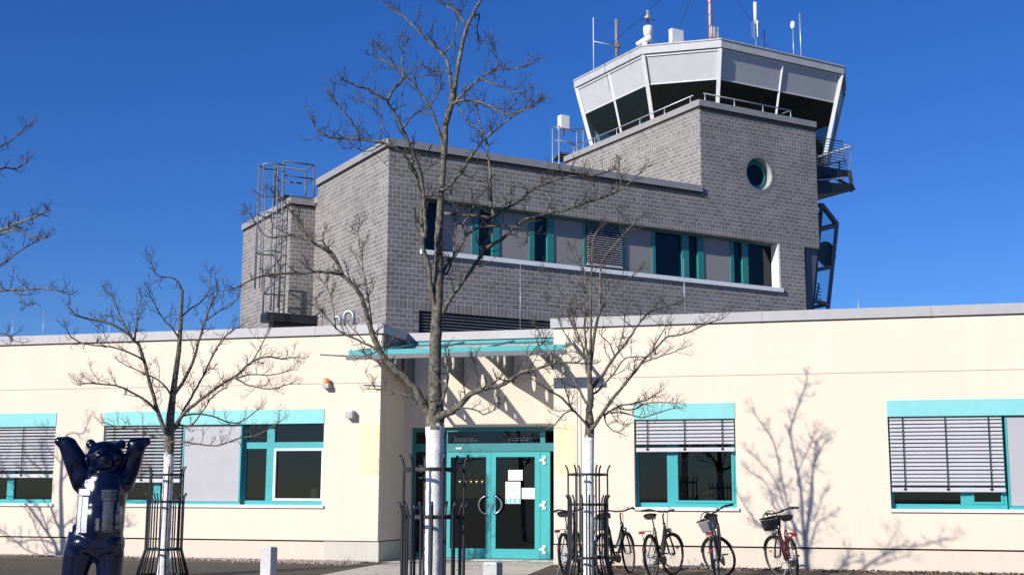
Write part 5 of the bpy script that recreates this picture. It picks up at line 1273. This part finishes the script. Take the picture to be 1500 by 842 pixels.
    if bag:
        q = MB(); q.sphere((.02, 0, .90), 1, 0, 14, 10, (.15, .11, .14)); add(q, 'bag', m_blackp)
    return o
bicycle(829, 21.35, 1, 8, 4, 'black bicycle left of the guarded trunk with red tail light, nearest the door', seat=.97)
bicycle(886, 21.35, 13, 6, 4, 'black bicycle with a wire rear basket and bag right of the guarded trunk', rear_basket='lined', bag=True)
bicycle(957, 21.15, 9, -16, 5, 'dark bicycle without a basket standing below the left window corner', frame='grey')
bicycle(1051, 21.1, 1, 58, 6, 'bicycle with a white lined front basket and sharply turned front wheel', frame='grey', front_basket='lined')
bicycle(1164, 21.0, -14, 26, 5, 'dark bicycle with red parts and an empty dark front basket, rightmost of the row', frame='red', front_basket='open')

# ------------------------------------------------------------------ gravel and fallen leaves along the wall
def scatter(name, n, region, size, mats, seed, flat=False):
    R = random.Random(seed); q = MB()
    for _ in range(n):
        x, y = region(R); s_ = R.uniform(*size); z = ground_z(y) + .004; a_ = R.uniform(0, 6.28); m = R.randrange(len(mats))
        if flat:
            d = Vector((math.cos(a_), math.sin(a_), 0)); e = Vector((-math.sin(a_), math.cos(a_), 0)); t1_, t2_ = R.uniform(-.5, .9), R.uniform(-.4, .8); c = Vector((x, y, z + .006))
            up = Vector((0, 0, 1)); q.face([c - d * s_, c - e * s_ * .55 + up * s_ * max(0, t1_), c + d * s_ + up * s_ * .4 * abs(t2_), c + e * s_ * .55 + up * s_ * max(0, t2_)], m)
        else:
            c = Vector((x, y, z + s_ * .3)); k = [Vector((math.cos(a_ + j * 1.257 + R.uniform(-.2, .2)), math.sin(a_ + j * 1.257 + R.uniform(-.2, .2)), 0)) * s_ * R.uniform(.7, 1.1) for j in range(5)]
            top = c + Vector((0, 0, s_ * R.uniform(.4, .8))); i = len(q.v); q.v += [c - Vector((0, 0, s_ * .4)) + v * .8 for v in k] + [c + v + Vector((0, 0, R.uniform(0, .2) * s_)) for v in k] + [top + v * .35 for v in k[:1]]
            for j in range(5):
                j2 = (j + 1) % 5; q.f.append((i + j, i + j2, i + 5 + j2, i + 5 + j)); q.f.append((i + 5 + j, i + 5 + j2, i + 10)); q.m += [m, m]; q.sm += [False, False]; q.uv += [[(0, 0)] * 4, [(0, 0)] * 3]
    return tag(q.build(name, mats), kind='stuff')
pm = [mat('pebble_cream', (.46, .42, .36), .85), mat('pebble_rose', (.42, .29, .25), .85), mat('pebble_brown', (.22, .16, .11), .85), mat('pebble_grey', (.32, .31, .30), .85)]
lm = [mat('leaf_brown', (.13, .075, .04), .9), mat('leaf_tan', (.28, .19, .11), .9), mat('leaf_dark', (.05, .034, .022), .9)]
tri = lambda R, a, b: a + (b - a) * R.random()
eb = MB()
for x0, x1 in ((XL, -9.4), (CR + .2, XR)): eb.face([(x0, 22.9, ground_z(22.9) + .003), (x1, 22.9, ground_z(22.9) + .003), (x1, FY + .03, .003), (x0, FY + .03, .003)])
tag(eb.build('gravel_bed', m_mud), kind='structure')
def left_strip(R):
    x = tri(R, -21, -9.45); k = max(0, min(1, (x + 13.6) / 3.2)); return x, FY - .02 - abs(R.gauss(0, .09 + .35 * k)) 
scatter('gravel', 5200, left_strip, (.012, .032), pm, 5)
scatter('gravel', 2600, lambda R: (tri(R, -5.6, 6), FY - .02 - abs(R.gauss(0, .14))), (.010, .026), pm, 6)
scatter('fallen_leaves', 2300, lambda R: (tri(R, -5.7, 2.5), FY - .02 - abs(R.gauss(0, .35))), (.02, .045), lm, 8, True)
scatter('fallen_leaves', 420, lambda R: (tri(R, -21, -9.6), FY - .02 - abs(R.gauss(0, .14))), (.02, .045), lm, 9, True)
scatter('fallen_leaves', 260, lambda R: (tri(R, -20, 4), tri(R, 17, 23.2)), (.015, .035), lm, 10, True)
